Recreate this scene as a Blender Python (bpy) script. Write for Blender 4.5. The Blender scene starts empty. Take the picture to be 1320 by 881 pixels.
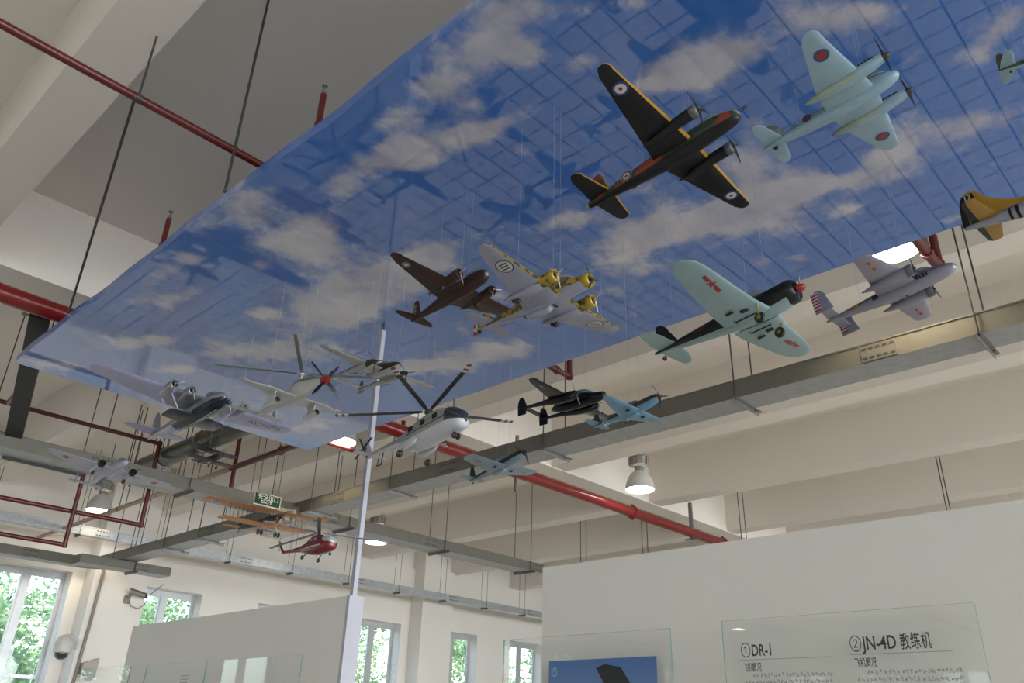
import bpy, bmesh, math, random
from mathutils import Vector, Matrix
random.seed(7)
SC = bpy.context.scene
COL = SC.collection
H = 1.6                                   # eye height: heights below are given from the eye, the floor is at -H
PI = math.pi

# ---------------------------------------------------------------- materials
MATS = {}
def mat(name, col, rough=0.5, metal=0.0, var=0.06, scale=6.0, coat=0.0, bump=0.0, spec=0.5):
    """painted / plastic / metal surface with a faint procedural colour variation"""
    if name in MATS: return MATS[name]
    m = bpy.data.materials.new(name); m.use_nodes = True
    nt = m.node_tree; b = nt.nodes['Principled BSDF']
    b.inputs['Roughness'].default_value = rough
    b.inputs['Metallic'].default_value = metal
    b.inputs['Coat Weight'].default_value = coat
    b.inputs['Specular IOR Level'].default_value = spec
    c = (col[0], col[1], col[2], 1)
    if var > 0:
        tc = nt.nodes.new('ShaderNodeTexCoord'); n = nt.nodes.new('ShaderNodeTexNoise')
        n.inputs['Scale'].default_value = scale; n.inputs['Detail'].default_value = 4
        r = nt.nodes.new('ShaderNodeMapRange')
        r.inputs['From Min'].default_value = .3; r.inputs['From Max'].default_value = .7
        r.inputs['To Min'].default_value = 1 - var; r.inputs['To Max'].default_value = 1 + var
        mx = nt.nodes.new('ShaderNodeMix'); mx.data_type = 'RGBA'; mx.blend_type = 'MULTIPLY'
        mx.inputs[0].default_value = 1; mx.inputs[6].default_value = c
        nt.links.new(tc.outputs['Object'], n.inputs['Vector']); nt.links.new(n.outputs['Fac'], r.inputs['Value'])
        nt.links.new(r.outputs['Result'], mx.inputs[7]); nt.links.new(mx.outputs[2], b.inputs['Base Color'])
        if bump:
            bp = nt.nodes.new('ShaderNodeBump'); bp.inputs['Strength'].default_value = bump
            bp.inputs['Distance'].default_value = .01
            nt.links.new(n.outputs['Fac'], bp.inputs['Height']); nt.links.new(bp.outputs['Normal'], b.inputs['Normal'])
    else:
        b.inputs['Base Color'].default_value = c
    MATS[name] = m
    return m

def camo(name, c1, c2, scale=4.0, rough=.45, thr=.5):
    """two paint colours in soft-edged blotches"""
    m = bpy.data.materials.new(name); m.use_nodes = True
    nt = m.node_tree; b = nt.nodes['Principled BSDF']; b.inputs['Roughness'].default_value = rough
    tc = nt.nodes.new('ShaderNodeTexCoord'); n = nt.nodes.new('ShaderNodeTexNoise')
    n.inputs['Scale'].default_value = scale; n.inputs['Detail'].default_value = 1
    r = nt.nodes.new('ShaderNodeValToRGB')
    r.color_ramp.elements[0].position = thr - .02; r.color_ramp.elements[0].color = (*c1, 1)
    r.color_ramp.elements[1].position = thr + .02; r.color_ramp.elements[1].color = (*c2, 1)
    nt.links.new(tc.outputs['Object'], n.inputs['Vector']); nt.links.new(n.outputs['Fac'], r.inputs['Fac'])
    nt.links.new(r.outputs['Color'], b.inputs['Base Color'])
    return m

def emit(name, col, s):
    m = bpy.data.materials.new(name); m.use_nodes = True
    b = m.node_tree.nodes['Principled BSDF']
    b.inputs['Base Color'].default_value = (*col, 1)
    b.inputs['Emission Color'].default_value = (*col, 1); b.inputs['Emission Strength'].default_value = s
    return m

def glass(name, tint, gloss=.02, ior=1.5):
    """clear pane: passes light straight through, mirrors by Fresnel"""
    m = bpy.data.materials.new(name); m.use_nodes = True
    nt = m.node_tree; nt.nodes.remove(nt.nodes['Principled BSDF'])
    t = nt.nodes.new('ShaderNodeBsdfTransparent'); t.inputs[0].default_value = (*tint, 1)
    g = nt.nodes.new('ShaderNodeBsdfGlossy'); g.inputs['Roughness'].default_value = gloss
    f = nt.nodes.new('ShaderNodeFresnel'); f.inputs[0].default_value = ior
    mx = nt.nodes.new('ShaderNodeMixShader')
    ge = nt.nodes.new('ShaderNodeNewGeometry'); iv = nt.nodes.new('ShaderNodeMath'); iv.operation = 'SUBTRACT'; iv.inputs[0].default_value = 1
    ml = nt.nodes.new('ShaderNodeMath'); ml.operation = 'MULTIPLY'
    nt.links.new(ge.outputs['Backfacing'], iv.inputs[1]); nt.links.new(f.outputs[0], ml.inputs[0]); nt.links.new(iv.outputs[0], ml.inputs[1])
    nt.links.new(ml.outputs[0], mx.inputs[0]); nt.links.new(t.outputs[0], mx.inputs[1]); nt.links.new(g.outputs[0], mx.inputs[2])
    nt.links.new(mx.outputs[0], nt.nodes['Material Output'].inputs[0])
    return m

# ---------------------------------------------------------------- mesh builder
class MB:
    def __init__(s): s.v = []; s.f = []; s.m = []; s.sm = []
    def add(s, vs, fs, mi=0, smooth=False):
        o = len(s.v); s.v += [tuple(v) for v in vs]
        for k, f in enumerate(fs):
            s.f.append([i + o for i in f]); s.m.append(mi[k] if isinstance(mi, (list, tuple)) else mi); s.sm.append(smooth)
        return s
    def box(s, x0, x1, y0, y1, z0, z1, mi=0):
        vs = [(x, y, z) for z in (z0, z1) for y in (y0, y1) for x in (x0, x1)]
        return s.add(vs, [(0, 2, 3, 1), (4, 5, 7, 6), (0, 1, 5, 4), (2, 6, 7, 3), (0, 4, 6, 2), (1, 3, 7, 5)], mi)
    def bar(s, a, b, w, h, mi=0, up=(0, 0, 1)):
        """box section w x h from a to b"""
        a, b = Vector(a), Vector(b); d = (b - a).normalized()
        u = Vector(up); r = d.cross(u)
        if r.length < 1e-5: r = d.cross(Vector((1, 0, 0)))
        r.normalize(); u = r.cross(d)
        vs = [p + r * (i * w / 2) + u * (j * h / 2) for p in (a, b) for i, j in ((-1, -1), (1, -1), (1, 1), (-1, 1))]
        return s.add(vs, [(3, 2, 1, 0), (4, 5, 6, 7), (0, 1, 5, 4), (1, 2, 6, 5), (2, 3, 7, 6), (3, 0, 4, 7)], mi)
    def tube(s, a, b, r, n=12, mi=0, r1=None, caps=True):
        a, b = Vector(a), Vector(b); d = (b - a).normalized()
        u = d.orthogonal().normalized(); w = d.cross(u); r1 = r if r1 is None else r1
        vs = []
        for p, q in ((a, r), (b, r1)):
            for i in range(n):
                t = 2 * PI * i / n; vs.append(p + u * (q * math.cos(t)) + w * (q * math.sin(t)))
        s.add(vs, [(i, (i + 1) % n, n + (i + 1) % n, n + i) for i in range(n)], mi, True)
        if caps:
            o = len(s.v) - 2 * n
            s.f.append([o + i for i in reversed(range(n))]); s.m.append(mi); s.sm.append(False)
            s.f.append([o + n + i for i in range(n)]); s.m.append(mi); s.sm.append(False)
        return s
    def path(s, pts, r, n=8, mi=0):
        """pipe through points"""
        pts = [Vector(p) for p in pts]; vs = []
        prev = None
        for k, p in enumerate(pts):
            d = (pts[min(k + 1, len(pts) - 1)] - pts[max(k - 1, 0)]).normalized()
            u = d.orthogonal().normalized() if prev is None else (prev - d * prev.dot(d)).normalized()
            prev = u; w = d.cross(u)
            vs += [p + u * (r * math.cos(2 * PI * i / n)) + w * (r * math.sin(2 * PI * i / n)) for i in range(n)]
        fs = [(k * n + i, k * n + (i + 1) % n, (k + 1) * n + (i + 1) % n, (k + 1) * n + i) for k in range(len(pts) - 1) for i in range(n)]
        fs += [tuple(reversed(range(n))), tuple((len(pts) - 1) * n + i for i in range(n))]
        return s.add(vs, fs, mi, True)
    def lathe(s, c, axis, prof, n=24, mi=0, caps=True):
        """prof: (distance along axis, radius)"""
        c = Vector(c); d = Vector(axis).normalized(); u = d.orthogonal().normalized(); w = d.cross(u)
        vs = []
        for h, r in prof:
            r = max(r, 1e-5)
            vs += [c + d * h + u * (r * math.cos(2 * PI * i / n)) + w * (r * math.sin(2 * PI * i / n)) for i in range(n)]
        fs = []; mm = []
        for k in range(len(prof) - 1):
            for i in range(n):
                fs.append((k * n + i, k * n + (i + 1) % n, (k + 1) * n + (i + 1) % n, (k + 1) * n + i)); mm.append(mi[k] if isinstance(mi, (list, tuple)) else mi)
        if caps:
            fs += [tuple(reversed(range(n))), tuple((len(prof) - 1) * n + i for i in range(n))]
            mm += [mm[0], mm[-1]]
        return s.add(vs, fs, mm, True)
    def disc(s, c, nrm, r0, r1, n=28, mi=0, xdir=None, k=1.0):
        """flat ring (or disc when r0 = 0)"""
        c = Vector(c); d = Vector(nrm).normalized(); u = d.orthogonal().normalized(); w = d.cross(u)
        if r0 <= 0:
            return s.add([c + u * (r1 * math.cos(2 * PI * i / n)) + w * (r1 * math.sin(2 * PI * i / n)) for i in range(n)], [tuple(range(n))], mi)
        vs = [c + u * (r * math.cos(2 * PI * i / n)) + w * (r * math.sin(2 * PI * i / n)) for r in (r0, r1) for i in range(n)]
        return s.add(vs, [(i, n + i, n + (i + 1) % n, (i + 1) % n) for i in range(n)], mi)
    def poly(s, pts, mi=0): return s.add(pts, [tuple(range(len(pts)))], mi)
    def prism(s, pts, off, mi=0):
        """polygon pts extruded by vector off"""
        n = len(pts); off = Vector(off)
        vs = [Vector(p) for p in pts] + [Vector(p) + off for p in pts]
        return s.add(vs, [tuple(reversed(range(n))), tuple(range(n, 2 * n))] + [(i, (i + 1) % n, n + (i + 1) % n, n + i) for i in range(n)], mi)
    def build(s, name, mats, parent=None, local=False, angle=40):
        me = bpy.data.meshes.new(name)
        off = Vector((0, 0, 0))
        if not local:
            off = Vector((0, 0, H)); p = parent
            while p is not None: off = off - p.location; p = p.parent
        me.from_pydata([Vector(v) + off for v in s.v], [], s.f)
        if not isinstance(mats, (list, tuple)): mats = [mats]
        for m in mats: me.materials.append(m)
        me.polygons.foreach_set('material_index', s.m)
        me.polygons.foreach_set('use_smooth', s.sm)
        me.validate(); me.update()
        if any(s.sm): me.set_sharp_from_angle(angle=math.radians(angle))
        o = bpy.data.objects.new(name, me); COL.objects.link(o)
        if parent is not None: o.parent = parent
        return o

def tag(o, label=None, cat=None, group=None, kind=None):
    if label: o['label'] = label
    if cat: o['category'] = cat
    if group: o['group'] = group
    if kind: o['kind'] = kind
    return o
def thing(name, label, cat, loc, group=None):
    """an Empty at the thing's base (loc in eye-height coordinates)"""
    o = bpy.data.objects.new(name, None); COL.objects.link(o)
    o.empty_display_size = .1; o.location = (loc[0], loc[1], loc[2] + H)
    return tag(o, label, cat, group)
def struct(name, mb, mats, label=None):
    o = mb.build(name, mats); o['kind'] = 'structure'
    if label: o['label'] = label
    return o

def text_mb(body, size, origin, xdir, ydir, mi=0, bold=0.0, width=None, space=1.0, depth=0.0):
    """lettering as flat mesh: origin = left end of the baseline"""
    c = bpy.data.curves.new('lettering', 'FONT'); c.body = body; c.size = size; c.offset = bold; c.space_character = space
    c.resolution_u = 3
    o = bpy.data.objects.new('lettering', c); COL.objects.link(o)
    dg = bpy.context.evaluated_depsgraph_get(); me = bpy.data.meshes.new_from_object(o.evaluated_get(dg))
    bpy.data.objects.remove(o); bpy.data.curves.remove(c)
    k = 1.0
    if width:
        w = max(v.co.x for v in me.vertices); k = width / w
    X, Y, O = Vector(xdir).normalized(), Vector(ydir).normalized(), Vector(origin)
    mb = MB(); mb.add([O + X * (v.co.x * k) + Y * v.co.y for v in me.vertices], [tuple(p.vertices) for p in me.polygons], mi)
    bpy.data.meshes.remove(me)
    return mb
def merge(*ms):
    r = MB()
    for m in ms: r.add(m.v, m.f, list(m.m)); r.sm[-len(m.f):] = m.sm
    return r

def under(st, x, y):
    """height of the lower wing skin at x, y for the stations st"""
    y = abs(y)
    for a, b in zip(st[:-1], st[1:]):
        if a[0] <= y <= b[0] or b is st[-1]:
            t = min(max((y - a[0]) / max(b[0] - a[0], 1e-6), 0), 1); q = [a[i] + (b[i] - a[i]) * t for i in range(5)]; break
    f = min(max((q[1] - x) / max(q[1] - q[2], 1e-6), 0), 1)
    for (f0, _, l0), (f1, _, l1) in zip(PROF[:-1], PROF[1:]):
        if f0 <= f <= f1: return q[3] + q[4] * (l0 + (l1 - l0) * (f - f0) / (f1 - f0))
    return q[3]
def cling(mb, st, side=1, gap=.02):
    """lay flat markings on the lower wing skin: faces are cut fine and every point follows the skin"""
    zs = [v[2] for v in mb.v]; z0 = max(zs)
    bm = bmesh.new(); vs = [bm.verts.new(v) for v in mb.v]; lay = []
    for f, m in zip(mb.f, mb.m):
        if len(set(f)) == len(f):
            q = bm.faces.new([vs[i] for i in f]); q.material_index = m
    bmesh.ops.triangulate(bm, faces=bm.faces[:])
    for _ in range(2): bmesh.ops.subdivide_edges(bm, edges=bm.edges[:], cuts=1, use_grid_fill=True)
    bmesh.ops.triangulate(bm, faces=bm.faces[:]); bm.verts.index_update()
    r = MB(); r.add([(v.co.x, v.co.y, under(st, v.co.x, v.co.y) - gap - (z0 - v.co.z)) for v in bm.verts], [tuple(v.index for v in f.verts) for f in bm.faces], [f.material_index for f in bm.faces])
    bm.free(); return r

# ---------------------------------------------------------------- camera
f_px, yaw, pitch, roll = 1045.44, 0.804014, 0.456, 0.0331160
fw = Vector((math.sin(yaw) * math.cos(pitch), math.cos(yaw) * math.cos(pitch), math.sin(pitch)))
rt = Vector((math.cos(yaw), -math.sin(yaw), 0)); up = rt.cross(fw)
r2 = rt * math.cos(roll) + up * math.sin(roll); u2 = r2.cross(fw)
cam = bpy.data.cameras.new('camera'); co = bpy.data.objects.new('camera', cam); COL.objects.link(co)
cam.sensor_width = 36; cam.lens = 36 * f_px / 1320; cam.clip_start = .05; cam.clip_end = 300
co.matrix_world = Matrix(((r2.x, u2.x, -fw.x, 0), (r2.y, u2.y, -fw.y, 0), (r2.z, u2.z, -fw.z, H), (0, 0, 0, 1)))
SC.camera = co
SC.cycles.max_bounces = 8; SC.cycles.sample_clamp_indirect = 4; SC.cycles.use_adaptive_sampling = False
SC.view_settings.view_transform = 'Standard'; SC.view_settings.look = 'None'
SC.view_settings.gamma = 1; SC.view_settings.use_curve_mapping = False
SC.view_settings.exposure = EXPOSURE = 0.02

# ---------------------------------------------------------------- common materials
M_wall = mat('wall_paint', (.84, .79, .73), .85, var=.03, scale=.6)
M_ceil = mat('ceiling_paint', (.80, .735, .665), .9, var=.03, scale=.5)
M_part = mat('partition_paint', (.70, .67, .62), .6, var=.02, scale=.8)
M_partedge = mat('partition_edge_paint', (.40, .39, .44), .5, var=.02)
M_red = mat('red_pipe_paint', (.17, .008, .007), .28, var=.10, scale=3, coat=.3)
M_maroon = mat('maroon_pipe_paint', (.085, .006, .006), .35, var=.10, scale=3)
M_tray = mat('tray_grey_paint', (.128, .118, .096), .45, .0, var=.06, scale=5, coat=.05)
M_traybot = mat('tray_underside_lit_zinc', (.34, .345, .35), .45, .2, var=.12, scale=9)  # zinc grey, also brightened to paint in the lit look of the undersides
M_galv = mat('galvanised_steel', (.52, .55, .58), .35, .6, var=.12, scale=14)
M_dark = mat('dark_steel', (.05, .048, .045), .5, .3)
M_steel = mat('bracket_steel', (.22, .21, .205), .4, .6)
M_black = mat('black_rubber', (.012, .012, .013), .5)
M_frame = mat('window_frame_aluminium', (.55, .56, .57), .35, .3)
M_white = mat('white_plastic', (.78, .78, .76), .4)
M_pane = glass('window_glass', (.93, .97, .95))
M_show = glass('display_glass', (.985, .992, .988))
M_gedge = mat('glass_edge_green', (.16, .26, .24), .15, var=.0)
SKY = 1.5; SUN = 6.0; LAMP_LENS = 30; LAMP_W = 170; FILL_GLOW = 0.9; BACK_W = 420
# ================================================================ the hall
XL, XR, YB, YF = -28.0, 26.0, -14.0, 19.67        # left, right, back, far wall
ZF, ZC, ZB = -H, 5.62, 4.6                        # floor, ceiling slab, beam soffits
# floor: pale square tiles with dark joints
def floor_mat():
    m = bpy.data.materials.new('floor_tiles'); m.use_nodes = True
    nt = m.node_tree; b = nt.nodes['Principled BSDF']; b.inputs['Roughness'].default_value = .25
    tc = nt.nodes.new('ShaderNodeTexCoord'); br = nt.nodes.new('ShaderNodeTexBrick')
    br.offset = 0; br.inputs['Scale'].default_value = 1
    br.inputs['Brick Width'].default_value = .41; br.inputs['Row Height'].default_value = .41
    br.inputs['Mortar Size'].default_value = .017; br.inputs['Mortar Smooth'].default_value = .1
    br.inputs['Color1'].default_value = (.78, .74, .68, 1); br.inputs['Color2'].default_value = (.72, .68, .63, 1)
    br.inputs['Mortar'].default_value = (.03, .03, .03, 1)
    nt.links.new(tc.outputs['Object'], br.inputs['Vector']); nt.links.new(br.outputs['Color'], b.inputs['Base Color'])
    return m
struct('floor', MB().box(XL - .4, XR + .4, YB - .4, YF + .4, ZF - .2, ZF), floor_mat())
struct('ceiling', MB().box(XL - .4, XR + .4, YB - .4, YF + .4, ZC, ZC + .25), M_ceil)
beam_r = [-26.9, -23.8, -20.7, -17.5, -14.4, -11.2, -8.1, -5.0, -1.85, 1.40, 4.78, 8.55, 11.5, 14.7, 17.9, 21.1, 24.3]
for i, x in enumerate(beam_r):
    struct('ceiling_beam', MB().box(x - .42, x, YB, YF, ZB, ZC + .02), M_ceil)
struct('ceiling_girder', MB().box(XL, XR, 9.55, 9.98, ZB - .015, ZC + .02), M_ceil)
struct('ceiling_girder', MB().box(XL, XR, -4.6, -4.1, ZB - .015, ZC + .02), M_ceil)

# far wall with window openings, piers between groups of windows
WT, WB = 2.96, -.55                                # window head and sill
WINR = [-2.7 - 3.14 * k for k in range(7, 0, -1)] + [-2.7, .45, 3.55, 6.69, 9.79, 12.95, 16.10, 19.26, 22.41, 25.4]
WW = 1.61
def wall_holes(name, holes, a0, a1, z0, z1, place, m):
    """wall slab with rectangular holes; place(a, d, z) -> point, d across the thickness 0..1"""
    mb = MB(); edges = sorted(holes); cur = a0
    def blk(p, q, zz0, zz1):
        vs = [place(a, d, z) for z in (zz0, zz1) for d in (0, 1) for a in (p, q)]
        mb.add(vs, [(0, 2, 3, 1), (4, 5, 7, 6), (0, 1, 5, 4), (2, 6, 7, 3), (0, 4, 6, 2), (1, 3, 7, 5)])
    for l, r, b, t in edges:
        blk(cur, l, z0, z1); blk(l, r, z0, b); blk(l, r, t, z1); cur = r
    blk(cur, a1, z0, z1)
    return struct(name, mb, m)
TH = .42
holes = [(r - WW, r, WB, WT) for r in WINR]
holes[10] = (6.69 - WW, 6.69, WB, WT + .07)
assert len(WINR) == 17
wall_holes('wall_far', holes, XL - .4, XR + .4, ZF, ZC, lambda a, d, z: (a, YF + d * TH, z), M_wall)
for px0, px1 in ((-21.3, -20.2), (-11.9, -10.7), (-2.3, -1.25), (6.96, 8.17), (16.41, 17.63)):
    struct('wall_far_pier', MB().box(px0, px1, YF - .54, YF + .02, ZF, ZC), M_wall)
struct('trim_1', MB().box(XL, XR, YF - .10, YF + .02, 3.98, 4.6), M_wall)      # shallow band under the ceiling
# left wall: the same windows, mirrored in the glass panels
LW = [-12.6 + 3.14 * k for k in range(10)]
BW = [XL + 1.5 + 4.4 * k for k in range(12)]                # unseen tall windows behind the camera, sized to light the hall
BH = (-.9, 4.1)
wall_holes('wall_left', [(y, y + 1.75, WB, WT) for y in LW], YB - .4, YF + .4, ZF, ZC, lambda a, d, z: (XL - d * TH, a, z), M_wall)
struct('wall_right', MB().box(XR, XR + .4, YB - .4, YF + .4, ZF, ZC), M_wall)
wall_holes('wall_back', [(x, x + 3.6, *BH) for x in BW], XL - .4, XR + .4, ZF, ZC, lambda a, d, z: (a, YB - d * .4, z), M_wall)

M_fillpane = emit('fill_glow_pane', (.86, .95, .97), FILL_GLOW)  # glowing panes added as fill light in the unseen back windows
def window(n, place, w, zb, zt, pm=None):
    """two sashes over a transom; place(a, d, z): a along the wall, d outward"""
    fr = MB()
    def bx(a0, a1, z0, z1, d0=.0, d1=.06):
        vs = [place(a, d, z) for z in (z0, z1) for d in (d0, d1) for a in (a0, a1)]
        fr.add(vs, [(0, 2, 3, 1), (4, 5, 7, 6), (0, 1, 5, 4), (2, 6, 7, 3), (0, 4, 6, 2), (1, 3, 7, 5)])
    t = .06
    bx(0, t, zb, zt); bx(w - t, w, zb, zt); bx(t, w - t, zb, zb + t); bx(t, w - t, zt - .10, zt)
    tr = .84
    bx(t, w - t, tr, tr + .07)
    bx(w * .5 - .07, w * .5 + .07, tr + .07, zt - .1, -.02, .05); bx(w * .5 - .04, w * .5 + .04, zb + t, tr)
    for a0, a1 in ((t, w * .5 - .07), (w * .5 + .07, w - t)):
        bx(a0, a0 + .035, tr + .07, zt - .1, .0, .04); bx(a1 - .035, a1, tr + .07, zt - .1, .0, .04)
        bx(a0 + .035, a1 - .035, zt - .15, zt - .1, .0, .04)
    o = struct('window_%d' % n, fr, M_frame)
    g = MB(); g.add([place(a, .03, z) for a, z in ((t, zb + t), (w - t, zb + t), (w - t, zt - .1), (t, zt - .1))], [(0, 1, 2, 3)])
    g.build('window_pane', pm or M_pane, o)
n = 0
for i, (l, r, b, t) in enumerate(holes):
    n += 1; window(n, (lambda l: lambda a, d, z: (l + a, YF + .34 + d, z))(l), r - l, b, t)
for y in LW:
    n += 1; window(n, (lambda y: lambda a, d, z: (XL - .34 - d, y + a, z))(y), 1.75, WB, WT)

for x in BW:
    n += 1; window(n, (lambda x: lambda a, d, z: (x + a, YB - .34 - d, z))(x), 3.6, *BH, M_fillpane)

# partitions
struct('partition_wall', MB().box(4.02, 4.19, -9.0, 3.53, ZF, 1.0), M_part)
pw = struct('partition_wall', MB().box(4.02, 4.16, 5.62, 9.56, ZF, 1.0), M_part)
pe = MB().box(4.018, 4.162, 5.585, 5.622, ZF, 1.002).build('end_board', M_partedge, pw)

# ---------------------------------------------------------------- outside
gm = mat('outside_paving', (.36, .33, .28), .9, var=.2, scale=.8)
struct('outside_ground', MB().box(-60, 80, -40, 90, ZF - .5, ZF - .25), gm)
M_leaf = []
for k, c in enumerate(((.19, .28, .17), (.26, .35, .22), (.14, .23, .14))):
    m = bpy.data.materials.new('leaves_%s' % 'abc'[k]); m.use_nodes = True
    nt = m.node_tree; b = nt.nodes['Principled BSDF']; b.inputs['Base Color'].default_value = (*c, 1); b.inputs['Roughness'].default_value = .6
    tl = nt.nodes.new('ShaderNodeBsdfTranslucent'); tl.inputs[0].default_value = (c[0] * 1.3, c[1] * 1.4, c[2], 1)
    mx = nt.nodes.new('ShaderNodeMixShader'); mx.inputs[0].default_value = .4
    nt.links.new(b.outputs[0], mx.inputs[1]); nt.links.new(tl.outputs[0], mx.inputs[2]); nt.links.new(mx.outputs[0], nt.nodes['Material Output'].inputs[0])
    M_leaf.append(m)
M_bark = mat('bark', (.10, .08, .06), .9, var=.3)
def tree_meshes(seed):
    R = random.Random(seed); mb = MB()
    cl = [(R.gauss(0, 1.1), R.gauss(0, 1.1), R.uniform(1.4, 6.6)) for _ in range(26)]
    for cx, cy, cz in cl:
        rr = R.uniform(.6, 1.15) * (1.1 - .06 * cz)
        for _ in range(150):
            d = Vector((R.gauss(0, 1), R.gauss(0, 1), R.gauss(0, 1))).normalized() * rr * R.random() ** .4
            p = Vector((cx, cy, cz)) + d
            a = Vector((R.gauss(0, 1), R.gauss(0, 1), R.gauss(0, .6))).normalized(); b = a.orthogonal().normalized()
            s = R.uniform(.07, .14); c = a.cross(b) * .3
            mb.add([p - a * s, p + b * s * .5 + c * s, p + a * s, p - b * s * .5 + c * s], [(0, 1, 2, 3)], R.randrange(3))
    tk = MB().lathe((0, 0, -2.0), (0, 0, 1), [(0, .22), (1.2, .16), (3.5, .12), (6.5, .05)], 10)
    for cx, cy, cz in cl[::2]:
        tk.tube((0, 0, cz * .55 - .2), (cx * .9, cy * .9, cz), .05, 6, r1=.015)
    return mb, tk
tree_src = []
for s in range(3):
    mb, tk = tree_meshes(s + 3)
    root = thing('leafy_tree', 'leafy green tree outside the far windows', 'tree', (0, 0, 0), 'trees outside the windows')
    root.location = (0, 0, 0)
    tk.build('trunk', M_bark, root, local=True); mb.build('foliage', M_leaf, root, local=True)
    tree_src.append(root)
spots = [(1.5, 25.5), (6.2, 24.6), (10.6, 27.0), (14.6, 25.2), (18.6, 26.8), (22.4, 25.0), (26.5, 27.0), (4.0, 29.0), (12.4, 30.5), (20.5, 31.0), (30.0, 30.0), (8.3, 31.5), (16.6, 30.0), (24.6, 32.0), (29.6, 25.2), (33.4, 27.4), (36.5, 30.5)]
spots += [(-34.5, -2.5), (-35.5, 3.6), (-34.0, 9.8), (-35.2, 15.6), (-33.0, 24.4), (-27.0, 26.0), (-21.5, 25.0), (-16.0, 26.4), (-10.4, 25.0), (-4.8, 26.2)]
for i, (x, y) in enumerate(spots):
    src = tree_src[i % 3]
    if i < 3: r = src
    else:
        r = src.copy(); COL.objects.link(r)
        for ch in list(src.children):
            c = ch.copy(); COL.objects.link(c); c.parent = r
    k = 1.0 + .15 * math.sin(i * 2.3)
    r.location = (x, y, .1); r.rotation_euler = (0, 0, i * 1.7); r.scale = (k, k, k)
    r['label'] = 'leafy green tree outside the far windows' if y > 19.9 else 'leafy green tree outside the left side windows'
    r['group'] = 'trees outside the far windows' if y > 19.9 else 'trees outside the left side windows'

# ---------------------------------------------------------------- light
w = bpy.data.worlds.new('sky'); SC.world = w; w.use_nodes = True
nt = w.node_tree; bg = nt.nodes['Background']
sky = nt.nodes.new('ShaderNodeTexSky'); sky.sky_type = 'NISHITA'; sky.sun_disc = False
sky.sun_elevation = math.radians(48); sky.sun_rotation = math.radians(160); sky.air_density = 1.0; sky.dust_density = 3.0; sky.ozone_density = 1
nt.links.new(sky.outputs[0], bg.inputs[0]); bg.inputs[1].default_value = SKY
def light(name, kind, loc, energy, **kw):
    l = bpy.data.lights.new(name, kind); l.energy = energy
    for k, v in kw.items(): setattr(l, k, v)
    o = bpy.data.objects.new(name, l); COL.objects.link(o); o.location = (loc[0], loc[1], loc[2] + H); return o
sun = light('sun', 'SUN', (0, -20, 20), SUN, angle=.02, color=(1, .95, .86))
sun.rotation_euler = Vector((-.30, .62, -.72)).to_track_quat('-Z', 'Y').to_euler()
for l, r, b, t in holes:
    p = light('window_light_helper', 'AREA', ((l + r) / 2, YF + .40, (b + t) / 2), 1, shape='RECTANGLE', size=r - l, size_y=t - b)
    p.rotation_euler = (-PI / 2, 0, 0); p.data.cycles.is_portal = True


# added fill lights inside the unseen back windows, tilted down in place of skylight
for x in BW:
    a = light('window_light_helper', 'AREA', (x + 1.8, YB + .05, sum(BH) / 2), BACK_W, shape='RECTANGLE', size=3.5, size_y=4.9, spread=math.radians(100), color=(.90, .97, 1.0))
    a.rotation_euler = Vector((0, math.cos(math.radians(20)), -math.sin(math.radians(20)))).to_track_quat('-Z', 'Y').to_euler()
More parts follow.
